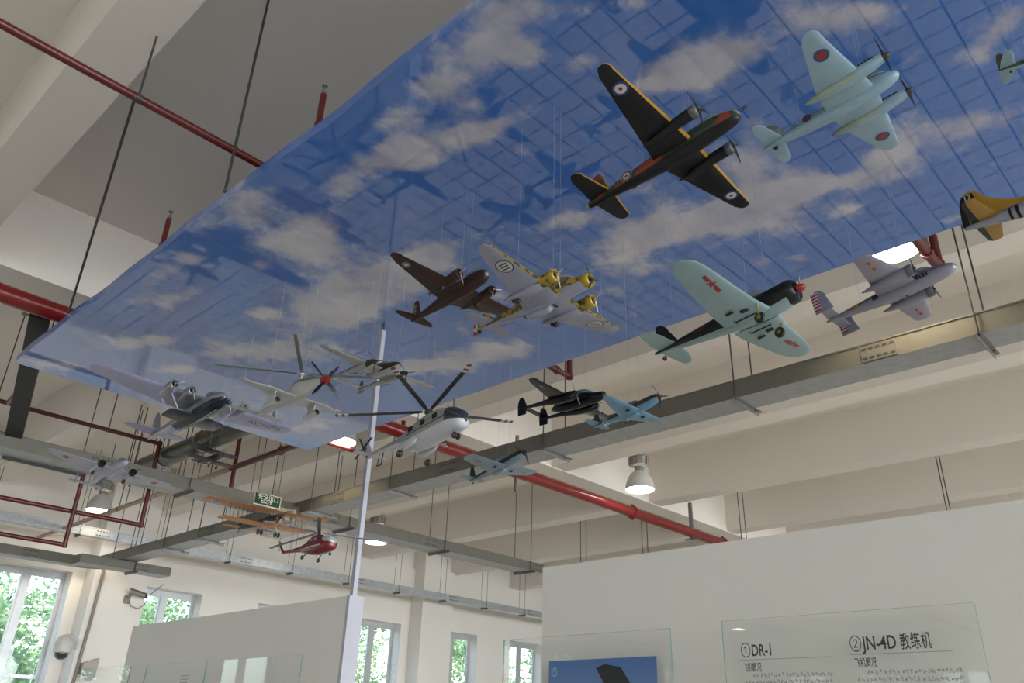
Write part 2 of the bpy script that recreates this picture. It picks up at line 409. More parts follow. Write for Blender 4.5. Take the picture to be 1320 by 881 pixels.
# ================================================================ the printed sky panel
PX0, PX1, PY0, PY1, PZ = 2.07, 5.83, -1.8, 9.46, 3.5
BLOBS=[(2.16,5.07,40.74,2.9,4.2,1),(2.63,4.94,12.62,2.9,7.66,1),(2.95,5.09,15.64,2.48,9.59,1),(2.74,5.58,131.79,6.59,69.68,0.8),(3.48,5.59,10.52,0.6,2.17,1),(3.21,6.32,57.03,10.3,31.49,0.9),(2.26,6.31,67.52,4.82,8.44,0.9),(2.31,5.93,102.04,14.28,49.64,0.8),(2.52,6.72,78.54,-2.46,8.92,1),(2.3,7.11,102.79,-0.78,14.2,0.7),(2.63,8.02,21.64,9.9,11.67,1),(2.86,7.71,46.12,16.28,23.9,0.8),(2.39,9.15,24.87,10.61,20.83,0.9),(3.55,7.28,9.64,3.76,5.54,1),(4.05,6.68,11.09,5.71,7.08,0.9),(3.3,8.23,31.76,7.38,15.29,0.8),(5.24,8.63,9.93,1.11,5.47,0.8),(4.41,8.44,7.63,2.53,4.21,0.5),(2.53,4.18,49.98,-8.56,30.44,1),(2.53,3.67,34.6,3.83,11.45,1),(2.68,3.27,45.32,5.03,10.44,1),(2.82,2.87,133.14,-1.48,14.77,1),(3.12,2.94,89.77,24.54,80.34,0.6),(3.57,4.35,45.24,6.24,16.77,1),(3.62,4.8,19.61,-0.63,1.93,1),(3.6,5.41,11.54,1.08,2.13,1),(3.77,5.97,35.28,8.38,7.54,0.9),(2.76,4.82,67.33,-16.61,37.08,0.8),(3.84,3.37,90.2,12.27,23.69,0.9),(4,3.12,91.09,28.57,29.02,0.7),(4.43,3,21.98,1.54,13.55,0.9),(4.58,3.32,50.1,8.24,21.97,0.8),(4.86,3.27,32.7,5.97,13.34,0.8),(5.01,3.61,62.27,24.49,58.25,0.7),(4.43,4.34,49.3,19.99,39.56,0.8),(4.84,4.49,45.23,27.08,34.45,0.6),(5.1,5.67,12.59,2.57,3.65,1),(5.22,5.17,25.55,4.33,6.21,0.8),(4.93,6.11,24.95,4.32,17.55,0.9),(4.63,5.13,71.19,-27.97,60.07,0.6),(2.31,2.46,28.77,12.72,24.19,1),(2.49,2.37,76.3,16.49,70.49,0.9),(2.13,2.33,56.21,5.95,49.53,0.9),(2.28,2.11,95.81,59.46,81.53,0.8),(2.35,2.88,43.36,9.28,21.37,1),(2.59,2.87,97.41,19.42,82.02,0.7),(2.54,1.75,357.75,298.48,291.25,0.8),(2.47,1.92,643.2,448.75,551.1,0.6),(2.74,2.18,202.09,27.93,65.79,0.7),(3.13,1.76,34.15,3.33,15.1,1),(3.14,1.99,245.7,152.61,225.72,0.8),(2.35,3.28,59.74,25.66,44.84,0.8),(2.72,3.55,55.57,25.86,41.92,0.5),(3.21,1.7,32.72,14.41,36.11,0.9),(3.26,1.4,56.74,8.02,21.7,1),(3.36,0.97,38.58,27.25,39.94,0.9),(3.45,0.76,159.29,128.45,147.32,0.8),(4.11,0.54,63.37,24.26,49.9,0.9),(4.01,0.3,97.76,-26.05,63.01,0.9),(4.65,0.91,24.8,3.72,16.44,1),(4.75,0.58,75.57,17.65,22.25,0.9),(4.69,1.17,51.84,28.63,68.51,0.9),(4.69,1.66,39.43,14.61,12.71,1),(4.58,2,29.66,10.26,10.13,1),(4.6,2.42,12.98,3.05,6.17,1),(4.46,2.77,16.95,5.85,17.95,0.9),(4.93,2.04,23.94,16.64,22.04,0.8),(5.1,1.62,46.31,32.65,45.07,0.6),(4.15,1.88,15.51,-2.12,26.79,1),(4.02,2.54,28.53,8.81,30.9,0.7),(3.83,1.65,210.99,97.27,248.71,0.7),(5.34,2.4,93.32,4.96,145.85,0.7),(5.46,2.19,135.26,74.68,146.97,0.7),(5.71,1.08,217.02,53.86,62.38,0.7),(4.96,1.15,53.78,17.83,26.78,0.7)]
def sky_print():
    m = bpy.data.materials.new('sky_print'); m.use_nodes = True
    nt = m.node_tree; b = nt.nodes['Principled BSDF']; N = nt.nodes.new; L = nt.links.new
    at = N('ShaderNodeAttribute'); at.attribute_name = 'cloud'
    tc = N('ShaderNodeTexCoord')
    n1 = N('ShaderNodeTexNoise'); n1.inputs['Scale'].default_value = 2.9; n1.inputs['Detail'].default_value = 7; n1.inputs['Roughness'].default_value = .62
    n2 = N('ShaderNodeTexNoise'); n2.inputs['Scale'].default_value = .55; n2.inputs['Detail'].default_value = 4
    L(tc.outputs['Object'], n1.inputs['Vector']); L(tc.outputs['Object'], n2.inputs['Vector'])
    ad = N('ShaderNodeMath'); ad.operation = 'MULTIPLY_ADD'; ad.inputs[1].default_value = 2.0; ad.inputs[2].default_value = -1.02
    L(n1.outputs['Fac'], ad.inputs[0])
    sm = N('ShaderNodeMath'); sm.operation = 'ADD'; L(at.outputs['Fac'], sm.inputs[0]); L(ad.outputs[0], sm.inputs[1])
    mr = N('ShaderNodeMapRange'); mr.interpolation_type = 'SMOOTHSTEP'
    mr.inputs['From Min'].default_value = .18; mr.inputs['From Max'].default_value = .88
    mr.inputs['To Min'].default_value = 0; mr.inputs['To Max'].default_value = .92
    L(sm.outputs[0], mr.inputs['Value'])
    sx = N('ShaderNodeSeparateXYZ'); L(tc.outputs['Object'], sx.inputs[0])
    gy = N('ShaderNodeMapRange'); gy.inputs['From Min'].default_value = 0; gy.inputs['From Max'].default_value = 9.5
    L(sx.outputs['Y'], gy.inputs['Value'])
    gn = N('ShaderNodeMath'); gn.operation = 'MULTIPLY_ADD'; gn.inputs[1].default_value = .9; gn.inputs[2].default_value = -.45; L(n2.outputs['Fac'], gn.inputs[0])
    gs = N('ShaderNodeMath'); gs.operation = 'ADD'; L(gy.outputs[0], gs.inputs[0]); L(gn.outputs[0], gs.inputs[1])
    r = N('ShaderNodeValToRGB'); e = r.color_ramp.elements
    e[0].position = 0; e[0].color = (*SKY_A, 1); e[1].position = 1; e[1].color = (*SKY_C, 1)
    k = e.new(.5); k.color = (*SKY_B, 1)
    L(gs.outputs[0], r.inputs[0])
    n3 = N('ShaderNodeTexNoise'); n3.inputs['Scale'].default_value = 1.7; n3.inputs['Detail'].default_value = 3; L(tc.outputs['Object'], n3.inputs['Vector'])
    cc = N('ShaderNodeValToRGB'); cc.color_ramp.elements[0].position = .35; cc.color_ramp.elements[0].color = (*CLOUD_A, 1)
    cc.color_ramp.elements[1].position = .65; cc.color_ramp.elements[1].color = (*CLOUD_B, 1); L(n3.outputs['Fac'], cc.inputs[0])
    mx = N('ShaderNodeMix'); mx.data_type = 'RGBA'; L(mr.outputs[0], mx.inputs[0]); L(r.outputs[0], mx.inputs[6]); L(cc.outputs[0], mx.inputs[7])
    L(mx.outputs[2], b.inputs['Base Color'])
    b.inputs['Roughness'].default_value = .45; b.inputs['Coat Weight'].default_value = 1; b.inputs['Coat Roughness'].default_value = .012
    b.inputs['Coat IOR'].default_value = 1.78
    return m
SKY_A, SKY_B, SKY_C = (.018, .125, .46), (.032, .145, .45), (.075, .30, .60)
CLOUD_A, CLOUD_B = (.38, .38, .48), (.60, .58, .63)
panel = thing('sky_mural_panel', 'large hanging panel printed with blue sky and clouds above the model aircraft', 'ceiling panel', (PX0, PY1, PZ))
NX, NY = 94, 280
mb = MB(); vs = []
for j in range(NY + 1):
    for i in range(NX + 1):
        x = PX0 + (PX1 - PX0) * i / NX; y = PY0 + (PY1 - PY0) * j / NY
        wob = .008 * math.sin(y * 2.1) + .006 * math.sin(y * 5.3 + 1) if i == 0 else 0
        vs.append((x + wob, y, PZ))
fs = [(j * (NX + 1) + i, (j + 1) * (NX + 1) + i, (j + 1) * (NX + 1) + i + 1, j * (NX + 1) + i + 1) for j in range(NY) for i in range(NX)]
mb.add(vs, fs)
edge = [j * (NX + 1) for j in range(NY + 1)] + [NY * (NX + 1) + i for i in range(1, NX + 1)] + [j * (NX + 1) + NX for j in range(NY - 1, -1, -1)] + [i for i in range(NX - 1, 0, -1)]
ne = len(edge); base = len(vs)
mb.add([(vs[k][0], vs[k][1], PZ + .085) for k in edge], [])
mb.f += [(edge[i], base + i, base + (i + 1) % ne, edge[(i + 1) % ne]) for i in range(ne)] + [tuple(base + i for i in range(ne))]
mb.m += [0] * (ne + 1); mb.sm += [False] * (ne + 1)
po = mb.build('printed_sheet', sky_print(), panel)
att = po.data.attributes.new('cloud', 'FLOAT', 'POINT')
vals = []
for v in list(vs) + [vs[k] for k in edge]:
    s = 0.0
    for cx, cy, a, b_, c, st in BLOBS:
        dx, dy = v[0] - cx, v[1] - cy
        q = a * dx * dx + 2 * b_ * dx * dy + c * dy * dy
        if q < 6: s += st * .76 * math.exp(-q * .95)
    vals.append(min(s, .95))
att.data.foreach_set('value', vals)

def rod(a, b, r=.006, mb=None):
    return (mb or MB()).tube(a, b, r, 6)
for a, b in (((2.062, 5.0, 3.585), (2.062, 5.0, ZC)), ((2.062, 7.99, 3.6), (1.315, 5.09, 4.03)), ((5.83, -.6, 3.585), (5.83, -.6, ZC)), ((5.83, 5.0, 3.585), (5.83, 5.0, ZC))):
    rod(a, b, .011).build('hanger_rod', M_dark, panel)

# ================================================================ cable trays
def cable_tray(label, pts, wd, z0, z1, hang, slots, m, rod_r=.008, hang_z=None, foot=.14):
    """closed trunking along a straight run pts = (a, b); hang = distances of the hangers along it"""
    a, b = Vector(pts[0]), Vector(pts[1]); d = (b - a).normalized(); s = Vector((d.y, -d.x, 0)); Ln = (b - a).length
    t = thing('cable_tray', label, 'cable tray', (a.x, a.y, z0))
    q = MB(); q.bar((a.x, a.y, (z0 + z1) / 2), (b.x, b.y, (z0 + z1) / 2), wd, z1 - z0)
    q.bar((a.x, a.y, z1 + .006), (b.x, b.y, z1 + .006), wd + .012, .012)
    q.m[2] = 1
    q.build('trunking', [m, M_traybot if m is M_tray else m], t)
    for h in hang:
        c = a + d * h
        for sg in (-1, 1):
            p = c + s * (sg * (wd / 2 + .022))
            rod((p.x, p.y, z0 - .03), (p.x, p.y, hang_z or ZC), rod_r).build('hanger_rod', M_dark, t)
        k = MB(); e0 = c - s * (wd / 2 + .04); e1 = c + s * (wd / 2 + foot)
        k.bar((e0.x, e0.y, z0 - .006), (e1.x, e1.y, z0 - .006), .045, .006)
        k.bar((e0.x + d.x * .02, e0.y + d.y * .02, z0 - .025), (e1.x + d.x * .02, e1.y + d.y * .02, z0 - .025), .005, .045)
        k.build('support_bracket', M_steel, t)
    for h in slots:
        for sg in (-1, 1):
            k = MB(); c = a + d * h + s * (sg * (wd / 2 + .003)); zc = (z0 + z1) / 2
            k.bar((c.x - d.x * .16, c.y - d.y * .16, zc), (c.x + d.x * .16, c.y + d.y * .16, zc), .006, (z1 - z0) * .86)
            for row in (-.25, .25):
                for j in range(5):
                    e = a + d * (h - .125 + .0625 * j) + s * (sg * (wd / 2 + .007)); zz = zc + row * (z1 - z0)
                    k.bar((e.x - d.x * .018, e.y - d.y * .018, zz), (e.x + d.x * .018, e.y + d.y * .018, zz), .004, .02, 1)
            k.build('joint_plate', [m, M_dark], t)
    return t
ZT0, ZT1 = 3.2, 3.385
TA = 7.305
tA = cable_tray('grey painted cable tray running past the right edge of the sky panel', ((TA, -9, 0), (TA, 11.95, 0)), .375, ZT0, ZT1, (2.9, 6.6, 10.37, 12.65, 15.25, 18.2, 20.2), (4.2, 8.55, 11.2, 13.9, 17.0, 19.5), M_tray)
tB = cable_tray('grey painted cable tray crossing the hall behind the biplanes', ((XL + .3, 11.945, 0), (13.4, 11.945, 0)), .43, ZT0 + .004, ZT1 - .002, tuple(22.1 + k for k in (1.5, 4.4, 7.6, 10.9, 13.85, 16.1, 18.55)), tuple(22.1 + k for k in (3.0, 9.6, 13.5, 15.8, 18.8)), M_tray)
dk = MB().bar((2.88, 12.168, ZT0 - .012), (3.95, 12.168, ZT0 - .012), .012, .05).build('dark_strip', M_black, tB)  # plain black strip along the tray's rear lower edge
XC, ZC0, ZC1, WC, YC = 6.68, 2.95, 3.12, .346, 17.94
tC = cable_tray('grey cable tray beyond the crossing, running to the window corner', ((XC, 11.2, 0), (XC, YC, 0)), WC, ZC0, ZC1, (.85, 2.4, 3.7, 5.9), (2.1,), M_tray)
MB().bar((XC, 11.25, (ZC0 + ZC1) / 2), (7.2, 11.78, 3.3), .25, .15).build('riser', M_tray, tC)
# its bend and the run along the window wall
k = MB(); R0, R1 = .23, .23 + WC; cxx, cyy = XC - WC / 2 - R0, YC
ring = [(cxx + r * math.cos(t), cyy + r * math.sin(t), z) for t in [PI / 2 * i / 8 for i in range(9)] for r, z in ((R0, ZC0), (R1, ZC0), (R1, ZC1), (R0, ZC1))]
fs = [(4 * i + j, 4 * i + (j + 1) % 4, 4 * i + 4 + (j + 1) % 4, 4 * i + 4 + j) for i in range(8) for j in range(4)] + [(3, 2, 1, 0), (32, 33, 34, 35)]
k.add(ring, fs); k.build('bend', M_tray, tC)
tD = cable_tray('grey cable tray along the wall above the leftmost window', ((-5.6, cyy + R0 + WC / 2, 0), (cxx, cyy + R0 + WC / 2, 0)), WC, ZC0, ZC1, (3.0, 6.2, 9.6), (10.9,), M_tray)
tE = cable_tray('short lower grey cable tray stub above the bullet camera', ((5.75, 16.9, 0), (7.54, 16.9, 0)), .40, 2.77, 2.92, (1.05,), (1.2,), M_tray)
tH = cable_tray('far grey cable tray behind the right partition, only its rods showing', ((14.85, -8, 0), (14.85, 11.95, 0)), .16, 3.0, 3.15, (11.95, 15.75, 18.1, 19.8), (14.0,), M_tray, .009)
tG = cable_tray('galvanised steel cable tray along the far window wall', ((-5.6, 18.32, 0), (22.5, 18.32, 0)), .2, 3.57, 3.74, tuple(1.4 + 1.72 * i for i in range(16)), tuple(2.0 + 3.4 * i for i in range(8)), M_galv, .006, 5.4, .05)

# black sleeve dropping from the main pipe to the tray
sl = MB(); sl.bar((2.08, 9.05, 3.95), (2.83, 11.72, 3.40), .20, .10)
tag(sl.build('cable_sleeve', M_black), 'flat black cable sleeve hanging beside the far left corner of the sky panel', 'cable sleeve')

# ================================================================ pipes
def pipe(label, pts, r, clamps=(), rods=(), group=None, name='sprinkler_pipe', cat='pipe', m=None):
    p0 = Vector(pts[0]); t = thing(name, label, cat, p0, group)
    k = MB()
    for a, b in zip(pts[:-1], pts[1:]): k.tube(a, b, r, 16)
    m = m or (M_red if r > .08 else M_maroon)
    k.build('pipe_run', m, t)
    for p in pts[1:-1]:
        e = MB(); a = Vector(p)
        e.lathe(a - Vector((0, 0, r * 1.25)), (0, 0, 1), [(0, r * .9), (r * .3, r * 1.3), (r * 2.2, r * 1.3), (r * 2.5, r * .9)], 14); e.build('elbow', m or M_red, t)
    a, b = Vector(pts[0]), Vector(pts[1]); d = (b - a).normalized()
    for h in clamps:
        c = a + d * h; e = MB(); e.lathe(c - d * .03, d, [(0, r * 1.05), (.004, r * 1.28), (.056, r * 1.28), (.06, r * 1.05)], 16)
        e.bar((c.x, c.y, c.z - r * 1.5), (c.x, c.y, c.z + r * 1.5), .03, .05); e.build('coupling', m or M_red, t)
    for h in rods:
        c = a + d * h; e = MB(); e.tube((c.x, c.y, c.z + r * .8), (c.x, c.y, ZC), .008, 6)
        e.lathe(c - d * .02, d, [(0, r * 1.02), (.003, r * 1.12), (.037, r * 1.12), (.04, r * 1.02)], 14); e.build('hanger_rod', M_dark, t)
    return t
mp = pipe('thick red fire main crossing the hall under the ceiling girder', ((XL, 8.86, 3.95), (16.2, 8.86, 3.95)), .10, (32.4, 40.65, 44.0), (31.5,))
for x in (14.75,):
    e = MB(); e.bar((x, 8.86 + .0, 3.80), (x, 8.86, ZB - .02), .07, .05); e.bar((x - .02, 8.7, 3.815), (x - .02, 9.02, 3.815), .05, .02); e.build('steel_hanger', M_steel, mp)
e = MB(); e.bar((9.4, 8.86, 3.62), (9.4, 8.86, ZB - .02), .05, .04); e.build('steel_hanger', M_steel, mp)
pipe('thin red pipe crossing the ceiling at the upper left of the sky panel', ((XL, 5.03, 4.0), (2.45, 5.03, 4.0)), .032, (), (29.32,))
pipe('thin red pipe running behind the wing tip of the flying boat', ((XL, 12.42, 4.0), (5.0, 12.42, 4.0), (5.0, 12.42, 2.72), (XL, 12.42, 2.72)), .032, (29.0,), (31.05, 32.2))
pipe('thin red pipe dropping from the tray to the lowest red line above the left window', ((4.0, 12.35, 3.3), (4.0, 12.35, 2.24), (XL, 12.35, 2.24)), .030, (), ())
pipe('red pipe sloping toward the window wall behind the small biplane', ((5.86, 9.0, 3.66), (5.838, 11.6, 3.65)), .045, (1.2,), ())
pipe('thin pipe with lamplight coloured tan, running on beyond the crossing tray to the window wall', ((5.838, 11.62, 3.65), (5.80, 19.6, 3.62)), .04, (4.4,), (1.6, 4.0), m=mat('lamplit_pipe_tan', (.36, .24, .16), .4, var=.1))  # continues the red pipe; lamplight on it is put into the tan colour
pipe('short red pipe linking the fire main and the thin line beside the black sleeve', ((2.42, 8.9, 3.98), (2.80, 12.4, 4.0)), .03)
pipe('vertical red pipe dropping behind the small dark biplane', ((6.31, 12.42, 5.5), (6.31, 12.42, 3.3)), .035)
pipe('red pipe end with a dropper beside the black twin boom model', ((5.0, 5.92, 4.1), (7.2, 5.92, 4.1), (7.2, 5.92, 5.4)), .035, (1.95,), (1.9,))
pipe('red pipes meeting in a lit angle above the silver bomber', ((5.5, 1.62, 4.1), (7.42, 1.62, 4.1), (7.42, 1.62, 5.4)), .045, (1.6,))
e = MB(); e.bar((7.13, 1.62, 4.16), (7.13, 1.62, ZC), .06, .04)
tag(e.build('steel_hanger', M_steel), 'flat grey steel hanger between the lit red pipes above the silver bomber', 'hanger')
pipe('thin red pipe passing the lit lamp at the far corner of the sky panel', ((6.3, 10.38, 4.05), (7.75, 10.38, 4.05)), .032, (.65,))
pipe('short upright red pipe joining the fire main behind the white pole', ((7.75, 9.85, 4.05), (7.75, 9.85, 5.4)), .035)
for yy, tp in ((6.28, 'far'), (3.98, 'near')):
    t = pipe('red sprinkler riser over the left panel edge, %s' % ('beside the long hanger rod' if tp == 'far' else 'nearest the top of the picture'), ((2.6, yy, 3.70), (2.165, yy, 3.70), (2.165, yy, 3.98)), .022)
    s = MB(); s.lathe((2.165, yy, 3.98), (0, 0, 1), [(0, .016), (.03, .016), (.035, .008), (.07, .008), (.072, .02), (.078, .02)], 12); s.build('sprinkler_head', M_steel, t)

# black insulated duct with clamps
t = thing('ventilation_duct', 'dark round duct with clamp rings under the flying boat', 'duct', (5.2, 6.0, 3.85))
dm = mat('duct_foil', (.055, .055, .045), .28, .6, var=.4, scale=9)
MB().tube((5.2, 6.0, 3.85), (5.2, 13.3, 3.85), .15, 28).build('duct_run', dm, t)
for y in (11.3, 12.55):
    MB().lathe((5.2, y, 3.85), (0, 1, 0), [(0, .15), (.004, .172), (.05, .172), (.054, .15)], 28).build('clamp_ring', M_steel, t)
    MB().bar((5.2, y + .02, 4.0), (5.2, y + .02, ZC), .05, .01).build('hanger_strap', M_steel, t)
MB().bar((5.2, 10.2, 4.0), (5.2, 10.2, ZC), .03, .02).build('hanger_strap', M_steel, t)

# free hanging sprinkler rods over the left part of the hall
for i, (x, y, zt, zb) in enumerate(((2.70, 12.6, 5.40, 3.3), (4.0, 12.6, 5.2, 3.3), (4.66, 12.6, 5.45, 3.3), (4.78, 12.65, 5.35, 3.3), (5.2, 12.6, 5.3, 3.3))):
    t = thing('drop_rod', ['thin dark rod hanging left of the black sleeve', 'thin dark rod beside the tail of the small twin with red discs', 'thin dark rod behind the tail plane of the flying boat, first of three', 'thin dark rod behind the tail plane of the flying boat, tallest of three', 'thin dark rod behind the tail plane of the flying boat, last of three'][i], 'rod', (x, y, zb))
    MB().tube((x, y, zb), (x, y, zt), .008, 8).build('rod', M_dark, t)
    MB().lathe((x, y, zt), (0, 0, 1), [(0, .02), (.02, .05), (.03, .05), (.034, .015)], 12).build('rod_cap', M_steel, t)

# white pole on the partition end
t = thing('white_pole', 'tall white square pole standing on the partition end behind the white helicopter', 'pole', (4.09, 5.64, 1.0))
MB().bar((4.09, 5.64, 1.0), (4.09, 5.64, 3.43), .042, .042).build('shaft', mat('pole_paint', (.37, .365, .42), .4, var=.02), t)
MB().tube((4.09, 5.64, 3.43), (4.09, 5.64, 3.5), .012, 8).build('pole_cap', M_dark, t)

# ================================================================ high bay lamps
M_lens = emit('lamp_lens', (1, .93, .82), LAMP_LENS)
M_refl = mat('lamp_reflector', (.62, .60, .57), .4, .2, var=.03)
M_gear = mat('lamp_gear_casting', (.30, .28, .26), .6, .3, var=.15, scale=20)
def bay_lamp(x, y, z, label):
    t = thing('high_bay_lamp', label, 'ceiling lamp', (x, y, z), None)
    R = .26
    k = MB(); k.lathe((x, y, z), (0, 0, 1), [(0, R), (.0, R * 1.02), (.10, R * .97), (.20, R * .84), (.28, R * .66), (.33, R * .44), (.34, R * .40), (.34, R * .36), (.32, R * .4), (.27, R * .6), (.19, R * .8), (.09, R * .93), (.012, R * .98)], 40, caps=False); k.build('reflector', M_refl, t)
    k = MB(); k.lathe((x, y, z + .34), (0, 0, 1), [(0, .085), (.09, .085)], 20); k.build('neck', M_steel, t)
    k = MB(); k.lathe((x, y, z + .43), (0, 0, 1), [(0, .10), (.02, .17), (.18, .17), (.24, .11), (.27, .05), (.32, .03), (.36, .012)], 24)
    for i in range(12):
        a = 2 * PI * i / 12; k.bar((x + .165 * math.cos(a), y + .165 * math.sin(a), z + .46), (x + .165 * math.cos(a), y + .165 * math.sin(a), z + .60), .04, .05, up=(math.cos(a), math.sin(a), 0))
    k.build('gear_housing', M_gear, t)
    MB().tube((x, y, z + .78), (x, y, ZC), .010, 8).build('suspension_rod', M_steel, t)
    k = MB(); k.disc((x, y, z + .014), (0, 0, -1), 0, R * .965, 40); k.build('lens', M_lens, t)
    p = light('lamp_light', 'SPOT', (x, y, z - .02), LAMP_W, spot_size=math.radians(108), spot_blend=.06, shadow_soft_size=.2, color=(1, .82, .50))
    p.rotation_euler = (0, 0, 0)
    return t
bay_lamp(11.93, 8.17, 4.1, 'lit high bay lamp in full view above the right partition')
bay_lamp(6.84, 1.84, 4.1, 'lit high bay lamp half hidden by the panel above the silver bomber')
bay_lamp(11.9, 15.75, 4.1, 'lit high bay lamp partly behind the crossing tray, right of the white pole')
bay_lamp(6.9, 10.33, 4.1, 'lit high bay lamp at the far right corner of the sky panel')
bay_lamp(6.38, 18.2, 4.1, 'lit high bay lamp above the leftmost window near the thin red pipes')
bay_lamp(-22.4, 16.4, 4.1, 'lit high bay lamp mirrored in the right glass panel')
bay_lamp(2.6, 18.2, 4.1, 'lit high bay lamp out of frame left of the leftmost window')

# ================================================================ exit sign
t = thing('exit_sign', 'small green exit sign with white characters hanging before the crossing tray', 'sign', (6.2, 11.0, 3.06))
sx0, sx1, sy, sz0, sz1 = 5.99, 6.44, 11.0, 3.03, 3.22
k = MB(); k.box(sx0, sx1, sy, sy + .03, sz0, sz1); k.build('sign_frame', mat('sign_frame', (.30, .31, .28), .5), t)
k = MB(); k.box(sx0 + .012, sx1 - .012, sy - .004, sy, sz0 + .02, sz1 - .012); k.build('sign_face', mat('sign_green', (.005, .026, .016), .7, var=.0, spec=.15), t)
wt = mat('sign_white', (.36, .40, .36), .4, var=.0)
merge(text_mb('安全出口', .095, (sx0 + .055, sy - .006, sz0 + .098), (1, 0, 0), (0, 0, 1), width=.345, bold=.0006), text_mb('EXIT', .055, (sx0 + .11, sy - .006, sz0 + .042), (1, 0, 0), (0, 0, 1), width=.2, bold=.001)).build('lettering', wt, t)
for x in (sx0 + .05, sx1 - .05): rod((x, sy + .015, sz1), (x, sy + .015, ZC), .006).build('hanger_rod', M_dark, t)

# ================================================================ cameras on the wall
M_cam = mat('camera_housing', (.62, .60, .55), .4, var=.03)
def ball(k, c, r, sx=1, sy=1, sz=1, n=20, m=12, mi=0, z0=-1, z1=1):
    vs = []; t0, t1 = math.asin(z0), math.asin(z1)
    for j in range(m + 1):
        t = t0 + (t1 - t0) * j / m
        for i in range(n): vs.append((c[0] + r * sx * math.cos(t) * math.cos(2 * PI * i / n), c[1] + r * sy * math.cos(t) * math.sin(2 * PI * i / n), c[2] + r * sz * math.sin(t)))
    k.add(vs, [(j * n + i, j * n + (i + 1) % n, (j + 1) * n + (i + 1) % n, (j + 1) * n + i) for j in range(m) for i in range(n)], mi, True); return k
t = thing('dome_camera', 'white dome surveillance camera on an arm beside the leftmost window', 'camera', (6.90, 19.2, 1.5))
MB().lathe((6.60, 18.85, 1.31), (0, 0, 1), [(0, .14), (.02, .17), (.20, .17), (.30, .13), (.35, .06)], 24).build('housing', M_cam, t)
ball(MB(), (6.60, 18.85, 1.31), .135, z0=-1, z1=0).build('dome', mat('camera_dome', (.02, .02, .022), .08, var=0, coat=1), t)
k = MB(); k.path([(6.60, 18.85, 1.6), (6.63, 18.87, 1.66), (6.75, 18.95, 1.66), (6.93, 19.05, 1.55)], .03); k.box(6.915, 6.965, 18.99, 19.16, 1.42, 1.62); k.build('bracket_arm', M_cam, t)
M_cam2 = mat('bullet_housing', (.24, .22, .19), .45, var=.05)
t = thing('bullet_camera', 'small bullet camera with a looping cable on the pier left of the second window', 'camera', (7.95, 19.12, 2.55))
k = MB(); k.tube((7.74, 18.98, 2.70), (8.05, 18.86, 2.62), .055, 16); k.bar((7.72, 18.98, 2.765), (8.08, 18.86, 2.68), .12, .012); k.build('housing', M_cam2, t)
MB().tube((8.05, 18.86, 2.62), (8.09, 18.845, 2.61), .05, 16).build('lens', M_black, t)
k = MB(); k.bar((7.78, 19.13, 2.55), (7.78, 18.97, 2.66), .05, .04); k.box(7.70, 7.84, 19.10, 19.135, 2.45, 2.62); k.build('wall_mount', M_cam2, t)
MB().path([(7.80, 19.05, 2.50), (7.86, 19.03, 2.40), (8.0, 19.0, 2.36), (8.12, 18.98, 2.45), (8.16, 18.97, 2.65), (8.15, 18.3, 2.84)], .008, 6).build('cable', M_dark, t)
t = thing('wall_speaker', 'pale boxy wall fitting low on the pier behind the glass edge', 'wall fitting', (7.2, 19.1, 1.05))
k = MB(); k.prism([(7.12, 19.12, .95), (7.42, 19.12, 1.0), (7.42, 19.12, 1.28), (7.22, 19.12, 1.2), (7.12, 19.12, 1.16)], (0, -.16, 0)); k.build('housing', mat('fitting_beige', (.42, .38, .33), .6), t)
MB().tube((7.24, 18.96, .98), (7.24, 18.80, .93), .09, 18, r1=.12).build('horn', mat('fitting_grey', (.35, .34, .32), .5), t)
tag(MB().path([(7.12, 19.10, 3.1), (7.11, 19.10, 2.0), (7.08, 19.10, 1.3), (7.05, 19.10, .2)], .035, 8).build('wall_conduit', mat('conduit_brown', (.28, .24, .21), .6)), 'brownish vertical conduit down the pier right of the dome camera', 'conduit')

# ================================================================ glass display panels
def glass_panel(label, x, y0, y1, z1, z0, side=-1, posts=False):
    """y0 is the far edge; sheet 10 mm thick facing -x"""
    t = thing('glass_display_panel', label, 'display panel', (x, (y0 + y1) / 2, z0 if not posts else -H))
    k = MB(); ya, yb = min(y0, y1), max(y0, y1)
    vs = [(x + dx, y, z) for z in (z0, z1) for y in (ya, yb) for dx in (-.006, .006)]
    k.add(vs, [(0, 2, 3, 1), (4, 5, 7, 6), (0, 1, 5, 4), (2, 6, 7, 3), (0, 4, 6, 2), (1, 3, 7, 5)], [1, 1, 1, 1, 0, 0])
    k.build('pane', [M_show, M_gedge], t)
    if not posts:
        for y in (ya + .06, yb - .06):
            for z in (z0 + .08, (z0 + z1) * .3):
                MB().tube((x + .006, y, z), (4.018, y, z), .012, 12).build('standoff', M_steel, t)
    else:
        for y in (ya + .1, yb - .1): MB().box(x - .03, x + .03, y - .03, y + .03, -H, z0 + .02).build('post', M_steel, t)
    return t
GX = 3.93
g2 = glass_panel('clear glass panel with two printed texts on the right partition', GX, 2.222, 1.022, .578, -.5)
g1 = glass_panel('clear glass panel with a blue aeroplane picture reaching past the partition end', GX, 3.767, 2.533, .562, -.5)
for yy0, yy1, zz in ((10.45, 9.176, .575),):
    glass_panel('glass panel at the far end of the left partition, overhanging its corner', GX, yy0, yy1, zz, -.5)
gB = glass_panel('middle glass panel on the left partition, faint text showing', GX, 8.797, 7.563, .57, -.5)
glass_panel('nearest glass panel on the left partition mirroring bright windows', GX, 7.24, 6.011, .562, -.5)
glass_panel('free standing glass panel right of the partition end before a window', 5.0, 7.4, 6.18, .57, -.5, posts=True)
ink = mat('printed_ink', (.045, .045, .045), .6, var=0); grey = mat('printed_grey', (.30, .30, .29), .6, var=0)
xd, zd = (0, -1, 0), (0, 0, 1); X = GX - .008
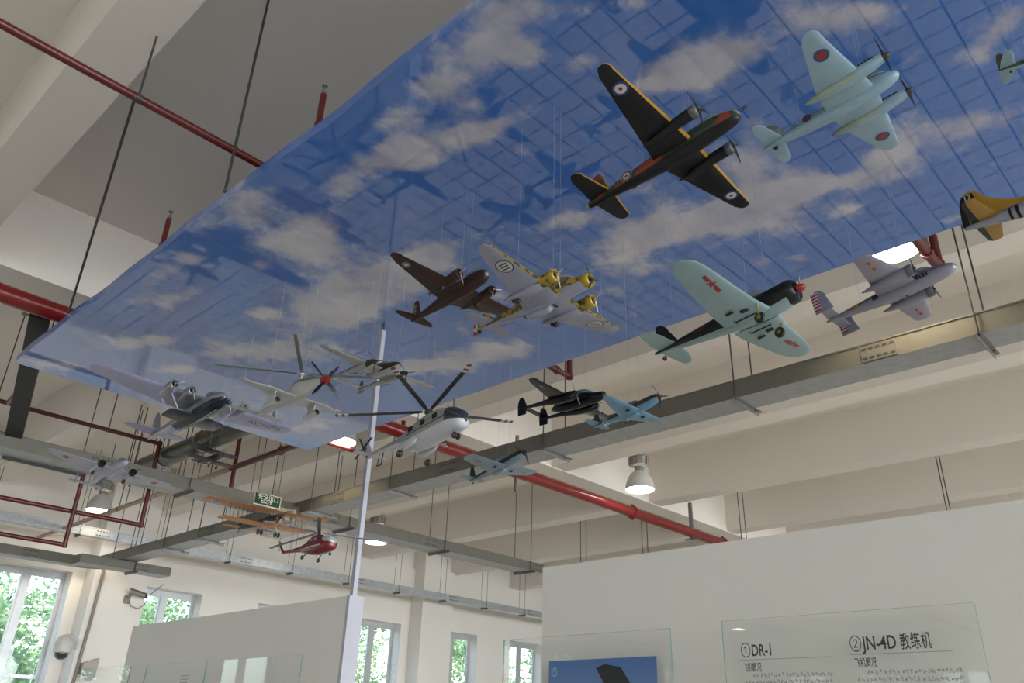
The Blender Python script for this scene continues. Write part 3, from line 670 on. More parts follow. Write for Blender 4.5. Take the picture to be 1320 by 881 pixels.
merge(text_mb('①', .085, (X, 2.128, .402), xd, zd, width=.058), text_mb('DR-1', .075, (X, 2.066, .404), xd, zd, width=.105, bold=.0013)).build('heading', ink, g2)
merge(text_mb('②', .085, (X, 1.578, .407), xd, zd, width=.058), text_mb('JN-4D', .08, (X, 1.514, .410), xd, zd, width=.148, bold=.0013), text_mb('教练机', .075, (X, 1.350, .410), xd, zd, width=.132, bold=.0008)).build('heading', ink, g2)
for y, z in ((2.118, .335), (1.562, .339)): text_mb('飞机概况', .045, (X, y, z), xd, zd, width=.098, bold=.0006).build('subheading', ink, g2)
for y0, y1, z in ((1.668, 2.132, .385), (1.14, 1.577, .389)): MB().box(X - .0005, X, y0, y1, z, z + .0025).build('rule', grey, g2)
R = random.Random(3)
for c0, c1 in ((2.115, 1.665), (1.560, 1.112)):
    k = MB()
    for ln in range(14):
        y = c0 - (.045 if ln == 0 else 0); z = .305 - ln * .030
        while y > c1 + .012:
            for q in range(3):
                a = y - R.uniform(0, .012); b = z + R.uniform(0, .014)
                k.box(X - .0004, X, a - .007, a, b, b + .0022); k.box(X - .0004, X, a - .0025, a, b - .003, b + .007)
            y -= .0185
    k.build('paragraph', grey, g2)
k = MB()
for ln in range(3):
    for q in range(7): k.box(X - .0004, X, 7.99 - q * .022, 7.99 - q * .022 + .012, .44 - ln * .03, .452 - ln * .03)
k.build('paragraph', grey, gB)
# blue picture of a biplane from below
pt = MB(); pt.box(GX - .010, GX - .007, 2.625, 3.384, -.30, .424)
def pic_mat():
    m = bpy.data.materials.new('picture_sky'); m.use_nodes = True
    nt = m.node_tree; b = nt.nodes['Principled BSDF']; b.inputs['Roughness'].default_value = .25
    tc = nt.nodes.new('ShaderNodeTexCoord'); s = nt.nodes.new('ShaderNodeSeparateXYZ'); r = nt.nodes.new('ShaderNodeValToRGB')
    mr = nt.nodes.new('ShaderNodeMapRange'); mr.inputs['From Min'].default_value = .1; mr.inputs['From Max'].default_value = .95
    nt.links.new(tc.outputs['Object'], s.inputs[0]); nt.links.new(s.outputs['Z'], mr.inputs[0]); nt.links.new(mr.outputs[0], r.inputs[0])
    r.color_ramp.elements[0].color = (.30, .40, .55, 1); r.color_ramp.elements[1].color = (.045, .12, .32, 1)
    nt.links.new(r.outputs[0], b.inputs['Base Color']); return m
pic = pt.build('picture', pic_mat(), g1)
k = MB(); k.prism([(GX - .0105, y, z) for y, z in ((3.03, .375), (2.97, .395), (2.86, .375), (2.76, .24), (2.66, .08), (2.70, .03), (2.93, .22))], (-.001, 0, 0), 0)
k.prism([(GX - .0105, y, z) for y, z in ((3.02, .235), (2.93, .24), (2.90, .06), (3.0, .02))], (-.001, 0, 0), 1)
k.build('pictured_aeroplane', [mat('print_black', (.012, .014, .016), .4, var=0), mat('print_green', (.02, .10, .09), .4, var=0)], pic)
text_mb('①', .06, (GX - .0112, 3.36, .34), xd, zd, width=.04).build('number', mat('print_pale', (.45, .55, .62), .4, var=0), pic)
# ================================================================ model aircraft: x forward, y to port, z up
def cr(p0, p1, p2, p3, t):
    return .5 * (2 * p1 + (p2 - p0) * t + (2 * p0 - 5 * p1 + 4 * p2 - p3) * t * t + (3 * p1 - p0 - 3 * p2 + p3) * t ** 3)
def body(secs, n=20, mf=None, sub=4, y0=0.0, pw=2.2, mb=None):
    """loft through (x, half width, z bottom, z top), nose to tail; mf(x, side, height) -> material slot"""
    mb = mb or MB(); S = []
    for i in range(len(secs) - 1):
        P = [secs[max(i - 1, 0)], secs[i], secs[i + 1], secs[min(i + 2, len(secs) - 1)]]
        for k in range(sub):
            t = k / sub; S.append([cr(*[p[q] for p in P], t) for q in range(4)])
    S.append(list(secs[-1])); vs = []
    for x, hw, zb, zt in S:
        hw = max(hw, .004); hz = max((zt - zb) / 2, .004); zc = (zb + zt) / 2
        for i in range(n):
            a = 2 * PI * (i + .5) / n; c, s = math.cos(a), math.sin(a)
            vs.append((x, y0 + hw * math.copysign(abs(c) ** (2 / pw), c), zc + hz * math.copysign(abs(s) ** (2 / pw), s)))
    fs = []; mm = []
    for k in range(len(S) - 1):
        for i in range(n):
            j = (i + 1) % n
            fs.append((k * n + i, (k + 1) * n + i, (k + 1) * n + j, k * n + j))
            a = 2 * PI * (i + 1) / n
            mm.append(mf((S[k][0] + S[k + 1][0]) / 2, math.cos(a), math.sin(a)) if mf else 0)
    fs += [tuple(range(n)), tuple(reversed(range((len(S) - 1) * n, len(S) * n)))]; mm += [mm[0], mm[-1]]
    return mb.add(vs, fs, mm, True)
PROF = [(0, 0, 0), (.02, .36, -.26), (.07, .62, -.45), (.16, .86, -.62), (.32, 1, -.7), (.5, .88, -.62), (.72, .52, -.36), (.9, .2, -.14), (1, .02, -.02)]
def wing(st, side=1, mf=None, vert=False, mb=None, y0=0.0):
    """st: (span, x leading, x trailing, z, thickness); mf(chord fraction, upper?, span) -> slot"""
    mb = mb or MB(); vs = []; n = len(PROF)
    for y, xl, xt, z, t in st:
        c = xl - xt
        for f, u, l in PROF: vs.append((xl - c * f, y, z + u * t))
        for f, u, l in reversed(PROF[1:-1]): vs.append((xl - c * f, y, z + l * t))
    m = 2 * n - 2; fs = []; mm = []
    for k in range(len(st) - 1):
        for i in range(m):
            j = (i + 1) % m; fs.append((k * m + i, (k + 1) * m + i, (k + 1) * m + j, k * m + j))
            upper = i < n - 1; f = (PROF[i][0] + PROF[i + 1][0]) / 2 if upper else (PROF[m - i][0] + PROF[(m - i - 1)][0]) / 2
            mm.append(mf(f, upper, (st[k][0] + st[k + 1][0]) / 2) if mf else 0)
    e = (len(st) - 1) * m
    fs += [tuple(range(m)), tuple(e + i for i in reversed(range(m)))]; mm += [0, mm[-1] if mf else 0]
    if vert: vs = [(x, y0 + (z - st[0][3]), y) for x, y, z in vs]
    else: vs = [(x, y0 + side * y, z) for x, y, z in vs]
    if side < 0 and not vert: fs = [tuple(reversed(f)) for f in fs]
    return mb.add(vs, fs, mm, True)
def stations(a, b, tip=.12, n=7, mid=None):
    """straight taper from a to b with the last part of the span rounded off"""
    out = [a] + ([mid] if mid else []); last = out[-1]
    y1 = b[0]; y0 = y1 - tip * (y1 - a[0])
    def at(y):
        t = (y - last[0]) / (b[0] - last[0]); return [last[i] + (b[i] - last[i]) * t for i in range(5)]
    out.append(tuple(at(y0)))
    for k in range(1, n + 1):
        u = math.sin(PI / 2 * k / n); s = at(y0 + (y1 - y0) * u); q = max(math.sqrt(max(1 - u * u, 0)), .06)
        c = (s[1] + s[2]) / 2 + (s[1] - s[2]) * .06; hc = (s[1] - s[2]) / 2 * (.25 + .75 * q) if k < n else (s[1] - s[2]) * .12
        out.append((s[0], c + hc, c - hc, s[3], s[4] * max(q, .15)))
    return out
def prop(parent, c, R, n, ph, m, spin=.25, w=.16, name='propeller', ms=None):
    k = MB(); x, y, z = c
    for i in range(n):
        a = ph + 2 * PI * i / n; d = Vector((0, math.cos(a), math.sin(a))); e = Vector((0, -math.sin(a), math.cos(a)))
        pts = []
        for r, ww, tw in ((.05, .5, .9), (.2, .8, .8), (.5, 1, .5), (.8, .8, .3), (1, .3, .25)):
            q = e * math.cos(tw) + Vector((1, 0, 0)) * math.sin(tw)
            for sg in (-1, 1): pts.append(Vector(c) + d * (R * r) + q * (sg * w * ww / 2))
        th = Vector((w * .12, 0, 0)); N = len(pts)
        vs = [p + th for p in pts] + [p - th for p in pts]; fs = []
        for j in range(4):
            o = 2 * j; fs += [(o, o + 1, o + 3, o + 2), (N + o, N + o + 2, N + o + 3, N + o + 1), (o, o + 2, N + o + 2, N + o), (o + 1, N + o + 1, N + o + 3, o + 3)]
        fs.append((N - 2, N - 1, 2 * N - 1, 2 * N - 2)); k.add(vs, fs)
    p = k.build(name, m, parent, local=True)
    s = MB().lathe((x - spin * .6, y, z), (1, 0, 0), [(0, spin * .75), (spin * .7, spin * .72), (spin * 1.3, spin * .5), (spin * 1.75, spin * .12)], 16)
    s.build('spinner', ms or m, p, local=True)
    return p
def rings(c, nrm, spec, mb=None):
    """concentric painted rings: (outer radius, slot), outermost first"""
    mb = mb or MB(); d = Vector(nrm).normalized()
    for i, (r, s) in enumerate(spec):
        mb.disc(Vector(c) + d * (.004 * i), d, 0, r, 26, s)
    return mb
def star(c, nrm, xd, r, slot=0, bars=None, mb=None, bar_l=1.9, bar_h=.55):
    mb = mb or MB(); d = Vector(nrm).normalized(); X = Vector(xd).normalized(); Y = d.cross(X); c = Vector(c)
    if bars is not None:
        for sg in (-1, 1):
            mb.add([c + X * (sg * r * .75) + Y * (r * bar_h * .5), c + X * (sg * r * bar_l) + Y * (r * bar_h * .5), c + X * (sg * r * bar_l) - Y * (r * bar_h * .5), c + X * (sg * r * .75) - Y * (r * bar_h * .5)], [(0, 1, 2, 3) if sg > 0 else (3, 2, 1, 0)], bars)
    pts = []
    for i in range(10):
        a = PI / 2 + 2 * PI * i / 10; q = r if i % 2 == 0 else r * .4
        pts.append(c + d * .004 + X * (q * math.cos(a)) + Y * (q * math.sin(a)))
    mb.add(pts, [tuple(range(10))], slot); return mb
def wheel(parent, top, c, r, w, leg=None, name='main_wheel', strut=None):
    k = MB().lathe((c[0], c[1] - w / 2, c[2]), (0, 1, 0), [(0, r * .55), (0, r * .9), (w * .25, r), (w * .75, r), (w, r * .9), (w, r * .55)], 20)
    p = k.build(name, M_black, parent, local=True)
    q = MB().tube(top, (c[0], c[1], c[2]), r * .16, 8); q.lathe((c[0], c[1] - w * .6, c[2]), (0, 1, 0), [(0, r * .4), (w * 1.2, r * .4)], 12)
    q.build('strut', strut or M_steel, p, local=True); return p
thread = mat('nylon_thread', (.30, .31, .36), .5, var=0)
def aircraft(name, label, cat, pos, ypr, s, far=1.0, group='model aircraft hung under the sky panel', lines=((1.2, -.6), (1.2, .6), (-4.5, 0))):
    """pos is moved along the sight line and the model sized by 'far'"""
    y, p, r = (math.radians(a) for a in ypr)
    Rz = Matrix.Rotation(y, 3, 'Z'); Ry = Matrix(((math.cos(p), 0, -math.sin(p)), (0, 1, 0), (math.sin(p), 0, math.cos(p)))); Rx = Matrix.Rotation(r, 3, 'X')
    t = thing(name, label, cat, (pos[0] * far, pos[1] * far, pos[2] * far), group)
    t.rotation_euler = (Rz @ Ry @ Rx).to_euler(); t.scale = (s[0] * far, s[1] * far, math.sqrt(s[0] * s[1]) * far)
    t['lines'] = 0; del t['lines']
    M = Matrix.LocRotScale(t.location, t.rotation_euler, t.scale)
    for lx, ly in lines:
        a = M @ Vector((lx, ly, .15)); b = Vector((a.x, a.y, PZ + H))
        if not (PX0 < a.x < PX1 and a.y < PY1): continue
        k = MB().tube(a, b, .0005, 5); o = k.build('hanging_thread', thread, None, local=True)
        o.parent = t; o.matrix_parent_inverse = M.inverted()
    return t
P = lambda k, n, m, t: k.build(n, m, t, local=True)
paint = lambda n, c, r=.36, me=0.0, v=.05: mat('paint_' + n, tuple(q * .60 for q in c), r, me, var=v, scale=.8, coat=.12, spec=.5 if max(c) > .1 else .28)
RED, YEL, WHT, BLU, BLK = paint('red', (.38, .012, .012)), paint('yellow', (.62, .33, .012)), paint('white', (.72, .72, .72)), paint('blue', (.035, .055, .20)), paint('black', (.010, .010, .012))
PROPM = mat('propeller_dark', (.018, .018, .02), .35, var=0)
GLZ = mat('canopy_glazing', (.16, .19, .19), .08, var=0, coat=1)
DKH = mat('dark_opening', (.006, .006, .007), .7, var=0)
SILV = paint('silver', (.46, .46, .52), .28, .25)

def twin(name, label, D):
    """twin or multi engined model from a table of dimensions"""
    t = aircraft(name, label, 'model aircraft', D['pos'], D['ypr'], D['s'], D.get('far', 1.0), lines=D.get('lines', ((1.0, -1.5), (1.0, 1.5), (D['tail'] * .75, 0))))
    return t
def engine(t, x, y, z, r, xr, m, cowl, R, n, ph, pm, zr=None, spin=.22, front=None, ms=None, rr=None, w=.17):
    """radial engine nacelle: tapered body, cowl ring, dark face, propeller"""
    zr = z if zr is None else zr; L_ = x - xr
    k = body([(x - .55, r * .98, z - r * .98, z + r * .98), (x - 1.0, r, z - r, z + r), (x - L_ * .45, r * .92, z - r * .95, z + r * .85), (x - L_ * .75, r * .6, zr - r * .62, zr + r * .5), (xr, r * .08, zr - r * .1, zr + r * .1)], 18)
    e = P(k, 'engine_nacelle', m, t) if y == 0 else None
    if e is None:
        k.v = [(a, b + y, c) for a, b, c in k.v]; e = P(k, 'engine_nacelle', m, t)
    P(MB().lathe((x - .75, y, z), (1, 0, 0), [(0, r * 1.02), (.1, r * 1.1), (.5, r * 1.1), (.72, r * .98), (.78, r * .82), (.70, r * .72), (.3, r * .7)], 24, caps=False), 'cowl_ring', cowl, e)
    P(MB().lathe((x - .42, y, z), (1, 0, 0), [(0, r * .74), (.02, r * .74), (.12, r * .3), (.3, r * .22), (.42, r * .14)], 20), 'engine_face', front or DKH, e)
    if n: prop(e, (x + .12, y, z), R, n, ph, pm, spin, w, ms=ms)
    return e

# ---- dark night bomber with yellow leading edges
t = aircraft('bomber_model', 'black bellied twin engine bomber model with yellow wing edges and target roundels', 'model aircraft', (2.956, 1.694, 2.75), (-89.2, 8.5, -1.8), (.0502, .0513))
CAM = camo('camo_brown_green', (.20, .035, .012), (.018, .032, .016), .42, thr=.47)
NITE = paint('night_black', (.008, .008, .011), .55); COWL = paint('cowl_dark', (.13, .13, .14), .4)
fus = [(6.9, .12, -.35, .1), (6.6, .5, -.75, .45), (5.9, .72, -1.0, .85), (4.0, .85, -1.2, 1.3), (1.5, .9, -1.3, 1.35), (-2, .88, -1.25, 1.2), (-6, .68, -.85, .95), (-9.5, .42, -.4, .75), (-11.4, .36, -.25, .6), (-12.0, .15, -.05, .35)]
b = P(body(fus, 22, lambda x, c, s: 1 if s > -.5 else 0), 'fuselage', [NITE, CAM], t)
P(body([(6.95, .1, -.2, .15), (6.7, .42, -.5, .5), (6.1, .6, -.6, .75), (5.7, .5, -.3, .8)], 14), 'nose_turret', GLZ, t)
k = MB()
for y in (-.15, .15): k.tube((6.6, y, .15), (7.7, y, .2), .05, 6)
P(k, 'nose_gun', DKH, t)
P(body([(-11.6, .3, -.2, .55), (-12.05, .3, -.15, .5), (-12.4, .1, .0, .35)], 12), 'tail_turret', GLZ, t)
P(body([(4.9, .2, 1.0, 1.2), (4.4, .45, 1.0, 1.75), (3.2, .45, 1.0, 1.8), (2.3, .1, 1.1, 1.3)], 12), 'canopy', GLZ, t)
yl = lambda f, u, y: 1 if f < .06 else (2 if u else 0)
for s in (-1, 1):
    st = stations((.5, 1.85, -2.75, -.1, .36), (13.4, .95, -.45, .75, .09), .07); P(wing(st, s, yl), 'wing', [NITE, YEL, CAM], t)
    P(wing(stations((.2, -8.6, -11.3, .35, .14), (4.75, -9.55, -10.9, .45, .06), .16), s, yl), 'tailplane', [NITE, YEL, CAM], t)
    engine(t, 4.2, s * 3.35, -.1, .60, -2.3, NITE, COWL, 2.1, 3, .55 if s < 0 else .75, PROPM, zr=-.35, front=DKH, w=.22)
    P(cling(rings((.15, s * 10.2, .43), (0, 0, -1), [(.80, 0), (.57, 1), (.20, 2)]), st), 'roundel', [BLU, WHT, RED], t)
    P(rings((-6.2, s * .72, .25), (0, s, .05), [(.72, 3), (.6, 0), (.42, 1), (.2, 2)]), 'roundel', [BLU, WHT, RED, YEL], t)
    k = MB()
    for i, (sl) in enumerate((2, 1, 0)): k.add([(-10.6 + .34 * i, s * .16, 1.2), (-10.26 + .34 * i, s * .16, 1.2), (-10.26 + .34 * i, s * .14, 2.0), (-10.6 + .34 * i, s * .14, 2.0)], [(0, 1, 2, 3)], sl)
    P(k, 'fin_flash', [BLU, WHT, RED], t)
P(wing(stations((.4, -8.7, -11.4, 0, .13), (3.7, -9.7, -10.9, 0, .05), .3), vert=True, mf=lambda f, u, y: 1 if f < .05 else 0), 'tail_fin', [CAM, YEL], t)

# ---- pale blue fast twin
t = aircraft('bomber_model', 'pale blue twin engine model with blue and red roundels near the top of the panel', 'model aircraft', (3.291, .918, 2.85), (-89.7, 8.4, 0), (.0595, .0611))
PB = paint('pale_blue', (.35, .52, .62), .35); PC = camo('camo_grey_green', (.13, .15, .14), (.10, .11, .05), .5)
PALE = paint('pale_cream', (.40, .48, .40), .4)
sf = lambda x, c, s: 1 if s > .55 else (2 if s > .05 and x < -1 else 0)
P(body([(3.75, .1, -.2, .15), (3.5, .38, -.45, .38), (2.6, .6, -.72, .75), (1.0, .68, -.82, .9), (-2, .66, -.75, .75), (-5, .42, -.4, .6), (-7.4, .2, -.05, .45), (-8.15, .05, .1, .3)], 20, sf), 'fuselage', [PB, PC, PALE], t)
P(body([(3.0, .15, .6, .75), (2.4, .42, .6, 1.15), (1.2, .42, .7, 1.2), (.2, .1, .8, .95)], 12), 'canopy', GLZ, t)
P(body([(3.8, .08, -.12, .12), (3.55, .3, -.3, .33), (3.2, .45, -.4, .45)], 14), 'nose_glazing', GLZ, t)
for s in (-1, 1):
    st = stations((.4, 1.9, -2.1, -.25, .30), (8.5, .75, -.45, .35, .07), .10, mid=(3.1, 1.55, -1.85, -.05, .24)); P(wing(st, s, lambda f, u, y: 1 if u else 0), 'wing', [PB, PC], t)
    P(wing(stations((.15, -6.1, -7.75, .35, .10), (3.0, -6.85, -7.8, .35, .04), .3), s, lambda f, u, y: 1 if u else 0), 'tailplane', [PB, PC], t)
    e = P(body([(3.45, .34, -.42, .28), (2.6, .46, -.62, .42), (.8, .5, -.72, .42), (-1.4, .42, -.62, .2), (-3.0, .05, -.2, .0)], 18, lambda x, c, s_: 1 if s_ > .35 else (2 if c * -1 > .5 and x < 1.5 else 0), y0=s * 2.45), 'engine_nacelle', [PB, PC, PALE], t)
    prop(e, (3.6, s * 2.45, -.07), 1.75, 3, .5, PROPM, .42, .2, ms=paint('spinner_brown', (.05, .045, .03)))
    k = MB()
    for i in range(5): k.tube((2.9 - .26 * i, s * 2.45 - .42, .12), (2.75 - .26 * i, s * 2.45 - .5, .08), .07, 6)
    P(k, 'exhaust_stubs', DKH, e)
    P(cling(rings((.1, s * 6.0, -.02), (0, 0, -1), [(.60, 0), (.36, 1)]), st), 'roundel', [BLU, RED], t)
    P(rings((-3.7, s * .555, .35), (0, s, .1), [(.44, 2), (.38, 0), (.17, 1)]), 'roundel', [BLU, RED, YEL], t)
    k = MB()
    for i, sl in enumerate((2, 1, 0)): k.add([(-7.3 + .26 * i, s * .105, .75), (-7.04 + .26 * i, s * .105, .75), (-7.04 + .26 * i, s * .095, 1.3), (-7.3 + .26 * i, s * .095, 1.3)], [(0, 1, 2, 3)], sl)
    P(k, 'fin_flash', [BLU, WHT, RED], t)
    P(merge(text_mb('TV', .62, (-5.4 if s < 0 else -4.55, s * .50, .22), (1 if s < 0 else -1, 0, 0), (0, 0, 1))), 'code_letters', PC, t)
P(wing(stations((.3, -5.7, -7.6, 0, .09), (2.35, -6.6, -7.7, 0, .04), .4), vert=True, mf=lambda f, u, y: 1 if f > .55 or y > 1.5 else 0), 'tail_fin', [PALE, PC], t)
P(MB().lathe((-7.0, -.06, -.25), (0, 1, 0), [(0, .16), (0, .2), (.12, .2), (.12, .16)], 14), 'tail_wheel', M_black, t)

# ---- brown twin with white suns
t = aircraft('bomber_model', 'dark brown twin engine bomber model with white sun emblem and striped rudder', 'model aircraft', (2.944, 3.318, 2.5), (-95.6, 3.4, -2.5), (.0518, .0476), 1.08)
BRN = paint('dark_brown', (.052, .020, .014), .5); BR2 = paint('red_brown', (.11, .030, .012), .45); BRASS = mat('brass_prop', (.42, .36, .26), .3, .6, var=0)
P(body([(5.5, .15, -.4, .2), (5.2, .55, -.8, .6), (4.2, .8, -1.0, 1.0), (2, .9, -1.05, 1.25), (-1.5, .85, -.95, 1.15), (-5, .55, -.55, .8), (-8.5, .28, -.1, .55), (-9.7, .08, .1, .35)], 20, lambda x, c, s: 1 if s > .1 and x < -2 else 0), 'fuselage', [BRN, BR2], t)
P(body([(4.9, .3, .5, .85), (3.9, .55, .8, 1.5), (2, .5, 1.0, 1.6), (.5, .2, 1.1, 1.25)], 12), 'canopy', GLZ, t)
P(body([(5.55, .1, -.3, .1), (5.3, .45, -.55, .45), (4.8, .62, -.6, .6)], 14), 'nose_glazing', GLZ, t)
for s in (-1, 1):
    st = stations((.4, 2.1, -2.5, -.45, .34), (10.9, .95, -.3, .55, .08), .12); P(wing(st, s), 'wing', BRN, t)
    P(wing(stations((.1, -7.9, -9.7, .3, .10), (3.1, -8.75, -9.7, .35, .05), .5), s), 'tailplane', BRN, t)
    engine(t, 3.55, s * 2.75, -.2, .62, -2.6, BRN, BRN, 1.55, 3, .9 if s < 0 else .35, BRASS, spin=.16, w=.12)
    P(MB().lathe((.3, s * 2.9 - .16, -.75), (0, 1, 0), [(0, .3), (0, .38), (.32, .38), (.32, .3)], 16), 'main_wheel', M_black, t)
    k = MB(); c = Vector((.1, s * 8.4, .17)); k.disc(c, (0, 0, -1), 0, .62, 26, 0)
    for i in range(12):
        a = 2 * PI * i / 12; k.add([c + Vector((math.cos(a - .15) * .3, math.sin(a - .15) * .3, -.006)), c + Vector((math.cos(a) * .58, math.sin(a) * .58, -.006)), c + Vector((math.cos(a + .15) * .3, math.sin(a + .15) * .3, -.006))], [(0, 1, 2)], 1)
    k.disc(c + Vector((0, 0, -.006)), (0, 0, -1), 0, .26, 20, 1); P(cling(k, st), 'sun_emblem', [paint('emblem_blue', (.07, .10, .22)), WHT], t)
    k = MB()
    for i in range(4): k.add([(-9.6, s * .085, .9 + .42 * i), (-8.8, s * .105, .9 + .42 * i), (-8.8, s * .105, 1.12 + .42 * i), (-9.6, s * .085, 1.12 + .42 * i)], [(0, 1, 2, 3)])
    P(k, 'rudder_stripes', paint('cream', (.50, .44, .30)), t)
P(wing(stations((.3, -7.7, -9.7, 0, .10), (3.2, -8.6, -9.7, 0, .04), .4), vert=True), 'tail_fin', BRN, t)

# ---- three engined model, white below
t = aircraft('trimotor_model', 'white bellied three engine model with mottled green edges and yellow cowlings', 'model aircraft', (3.248, 2.839, 2.4), (-90.5, 2.6, -3.1), (.0581, .0555), .9)
UND = paint('pale_grey', (.42, .42, .55), .4); MOT = camo('camo_mottled', (.30, .19, .02), (.045, .055, .018), 1.5, thr=.52); YC = paint('cowl_yellow', (.55, .36, .03))
P(body([(5.3, .62, -.6, .7), (4.6, .72, -.8, .95), (2.5, .85, -1.0, 1.5), (0, .88, -1.05, 1.75), (-2.5, .8, -.9, 1.5), (-6, .5, -.3, 1.0), (-9.5, .24, .15, .75), (-10.7, .1, .3, .6)], 20, lambda x, c, s: 1 if s > (-.15 if x > 1 else -.5) else 0), 'fuselage', [UND, MOT], t)
engine(t, 5.75, 0, .1, .72, 4.0, MOT, YC, 1.5, 3, .2, PROPM, spin=.2)
P(body([(3.4, .3, 1.2, 1.5), (2.6, .6, 1.3, 2.1), (.8, .6, 1.4, 2.3), (-1.2, .3, 1.5, 1.9)], 12), 'canopy', GLZ, t)
P(body([(.6, .3, -1.15, -.8), (0, .4, -1.55, -.8), (-2.2, .4, -1.5, -.7), (-3, .2, -1.0, -.6)], 12), 'belly_gondola', UND, t)
for s in (-1, 1):
    st = stations((.5, 2.5, -2.7, -.55, .42), (11.15, 1.6, -.05, .75, .10), .09); P(wing(st, s, lambda f, u, y: 1 if u or f < .11 else 0), 'wing', [UND, MOT], t)
    P(wing(stations((.1, -7.6, -9.6, .5, .12), (3.6, -8.4, -9.6, .5, .05), .4), s, lambda f, u, y: 1 if u else 0), 'tailplane', [UND, MOT], t)
    e = engine(t, 3.75, s * 3.15, -.05, .66, -3.4, MOT, YC, 1.5, 3, .9, BRASS, spin=.18, w=.13)
    P(body([(1.9, .5, -.75, -.1), (.5, .62, -.95, -.1), (-1.8, .45, -.8, -.1), (-3.5, .08, -.3, -.1)], 14, y0=s * 3.15), 'nacelle_fairing', UND, e)
    P(MB().lathe((-1.6, s * 3.15 - .22, -.72), (0, 1, 0), [(0, .42), (0, .52), (.44, .52), (.44, .42)], 16), 'main_wheel', M_black, t)
    k = rings((.6, s * 7.5, .17), (0, 0, -1), [(.95, 0), (.84, 1)])
    for i in (-1, 0, 1):
        k.add([(.6 - .5, s * 7.5 + .36 * i - .07, .155), (.6 + .5, s * 7.5 + .36 * i - .07, .155), (.6 + .5, s * 7.5 + .36 * i + .07, .155), (.6 - .5, s * 7.5 + .36 * i + .07, .155)], [(0, 1, 2, 3)], 0)
    P(cling(k, st), 'roundel', [BLK, WHT], t)
P(wing(stations((.5, -7.6, -10.8, 0, .12), (2.3, -9.2, -10.7, 0, .05), .4), vert=True), 'tail_fin', MOT, t)
k = MB()
for i, sl in enumerate((0, 1, 0)): k.box(-11.1, -10.62, -.10, .10, -.1 + .45 * i, .35 + .45 * i, sl)
k.box(-10.75, -10.55, -.13, .13, .1, 1.2, 1); P(k, 'rudder_stripes', [RED, WHT], t)
P(MB().box(.9, 1.15, -.35, .35, -1.16, -1.1).box(-3.2, -2.9, -.3, .3, -.92, -.84), 'belly_windows', DKH, t)
P(MB().lathe((-10.2, -.1, .1), (0, 1, 0), [(0, .2), (0, .26), (.2, .26), (.2, .2)], 14), 'tail_wheel', M_black, t)

# ---- pale blue trainer, wheels down, red spinner
t = aircraft('trainer_model', 'pale blue single engine model with black upper body, red spinner and wheels down', 'model aircraft', (4.004, 1.908, 2.3), (-91.4, 7.3, -2.1), (.1175, .139), lines=((.5, -.9), (.5, .9), (-4.6, 0)))
AQ = paint('aqua', (.33, .48, .50), .3); BG = paint('black_green', (.012, .016, .013), .4)
two = lambda lim: (lambda x, c, s: 1 if s > lim else 0)
P(body([(2.35, .52, -.42, .62), (1.6, .56, -.55, .64), (.6, .52, -.58, .62), (-.8, .48, -.5, .6), (-2.6, .36, -.28, .5), (-4.6, .2, .0, .40), (-5.85, .05, .2, .34)], 20, two(-.62)), 'fuselage', [AQ, BG], t)
engine(t, 2.55, 0, .1, .52, .9, BG, BG, .95, 2, 1.15, PROPM, spin=.20, ms=RED, w=.14)
P(MB().lathe((2.6, 0, .1), (1, 0, 0), [(0, .20), (.18, .19), (.34, .12), (.44, .03)], 18), 'red_spinner', RED, t)
P(body([(1.2, .1, .5, .62), (.7, .3, .5, .95), (-.7, .32, .5, 1.0), (-1.7, .08, .5, .58)], 14), 'canopy', GLZ, t)
for s in (-1, 1):
    st = [(.35, 1.25, -1.3, -.42, .17), (1.2, 1.05, -1.28, -.36, .16), (2.4, .87, -1.17, -.22, .12), (3.6, .71, -1.04, -.06, .09), (4.3, .60, -.94, .03, .07), (4.75, .44, -.78, .09, .05), (5.0, .20, -.55, .12, .04), (5.11, -.06, -.30, .13, .01)]
    P(wing(st, s, lambda f, u, y: 1 if u else 0), 'wing', [AQ, BG], t)
    P(wing(stations((.05, -4.35, -5.55, .28, .08), (1.85, -4.75, -5.6, .3, .03), .6), s), 'tailplane', AQ, t)
    wheel(t, (.95, s * 1.05, -.45), (.82, s * .82, -1.02), .27, .14, strut=paint('olive_yellow', (.28, .24, .06)))
    P(MB().box(.05, .45, s * 1.05 - .09, s * 1.05 + .09, -.545, -.50).box(-.55, .6, s * .62 - .012, s * .62 + .012, -.60, -.54).box(-.55, -.53, s * .62 - .14, s * .62 + .1, -.60, -.54).box(-.6, -.2, s * 1.3 - .06, s * 1.3 + .06, -.53, -.48), 'gear_well', DKH, t)
    k = star((.15, s * 3.25, -.20), (0, 0, -1), (0, 1, 0), .28, 0, 0, bar_l=2.1, bar_h=.75); P(cling(k, st, gap=.008), 'star_emblem', [RED], t)
    P(star((-2.75, s * .37, .16), (0, s, .1), (1, 0, 0), .17, 0, 0), 'star_emblem', [paint('dull_red', (.16, .02, .012))], t)
P(wing(stations((.25, -4.2, -5.5, 0, .07), (1.75, -5.15, -5.75, 0, .03), .35), vert=True), 'tail_fin', BG, t)
wheel(t, (-5.2, 0, .1), (-5.3, 0, -.22), .13, .08, name='tail_wheel')

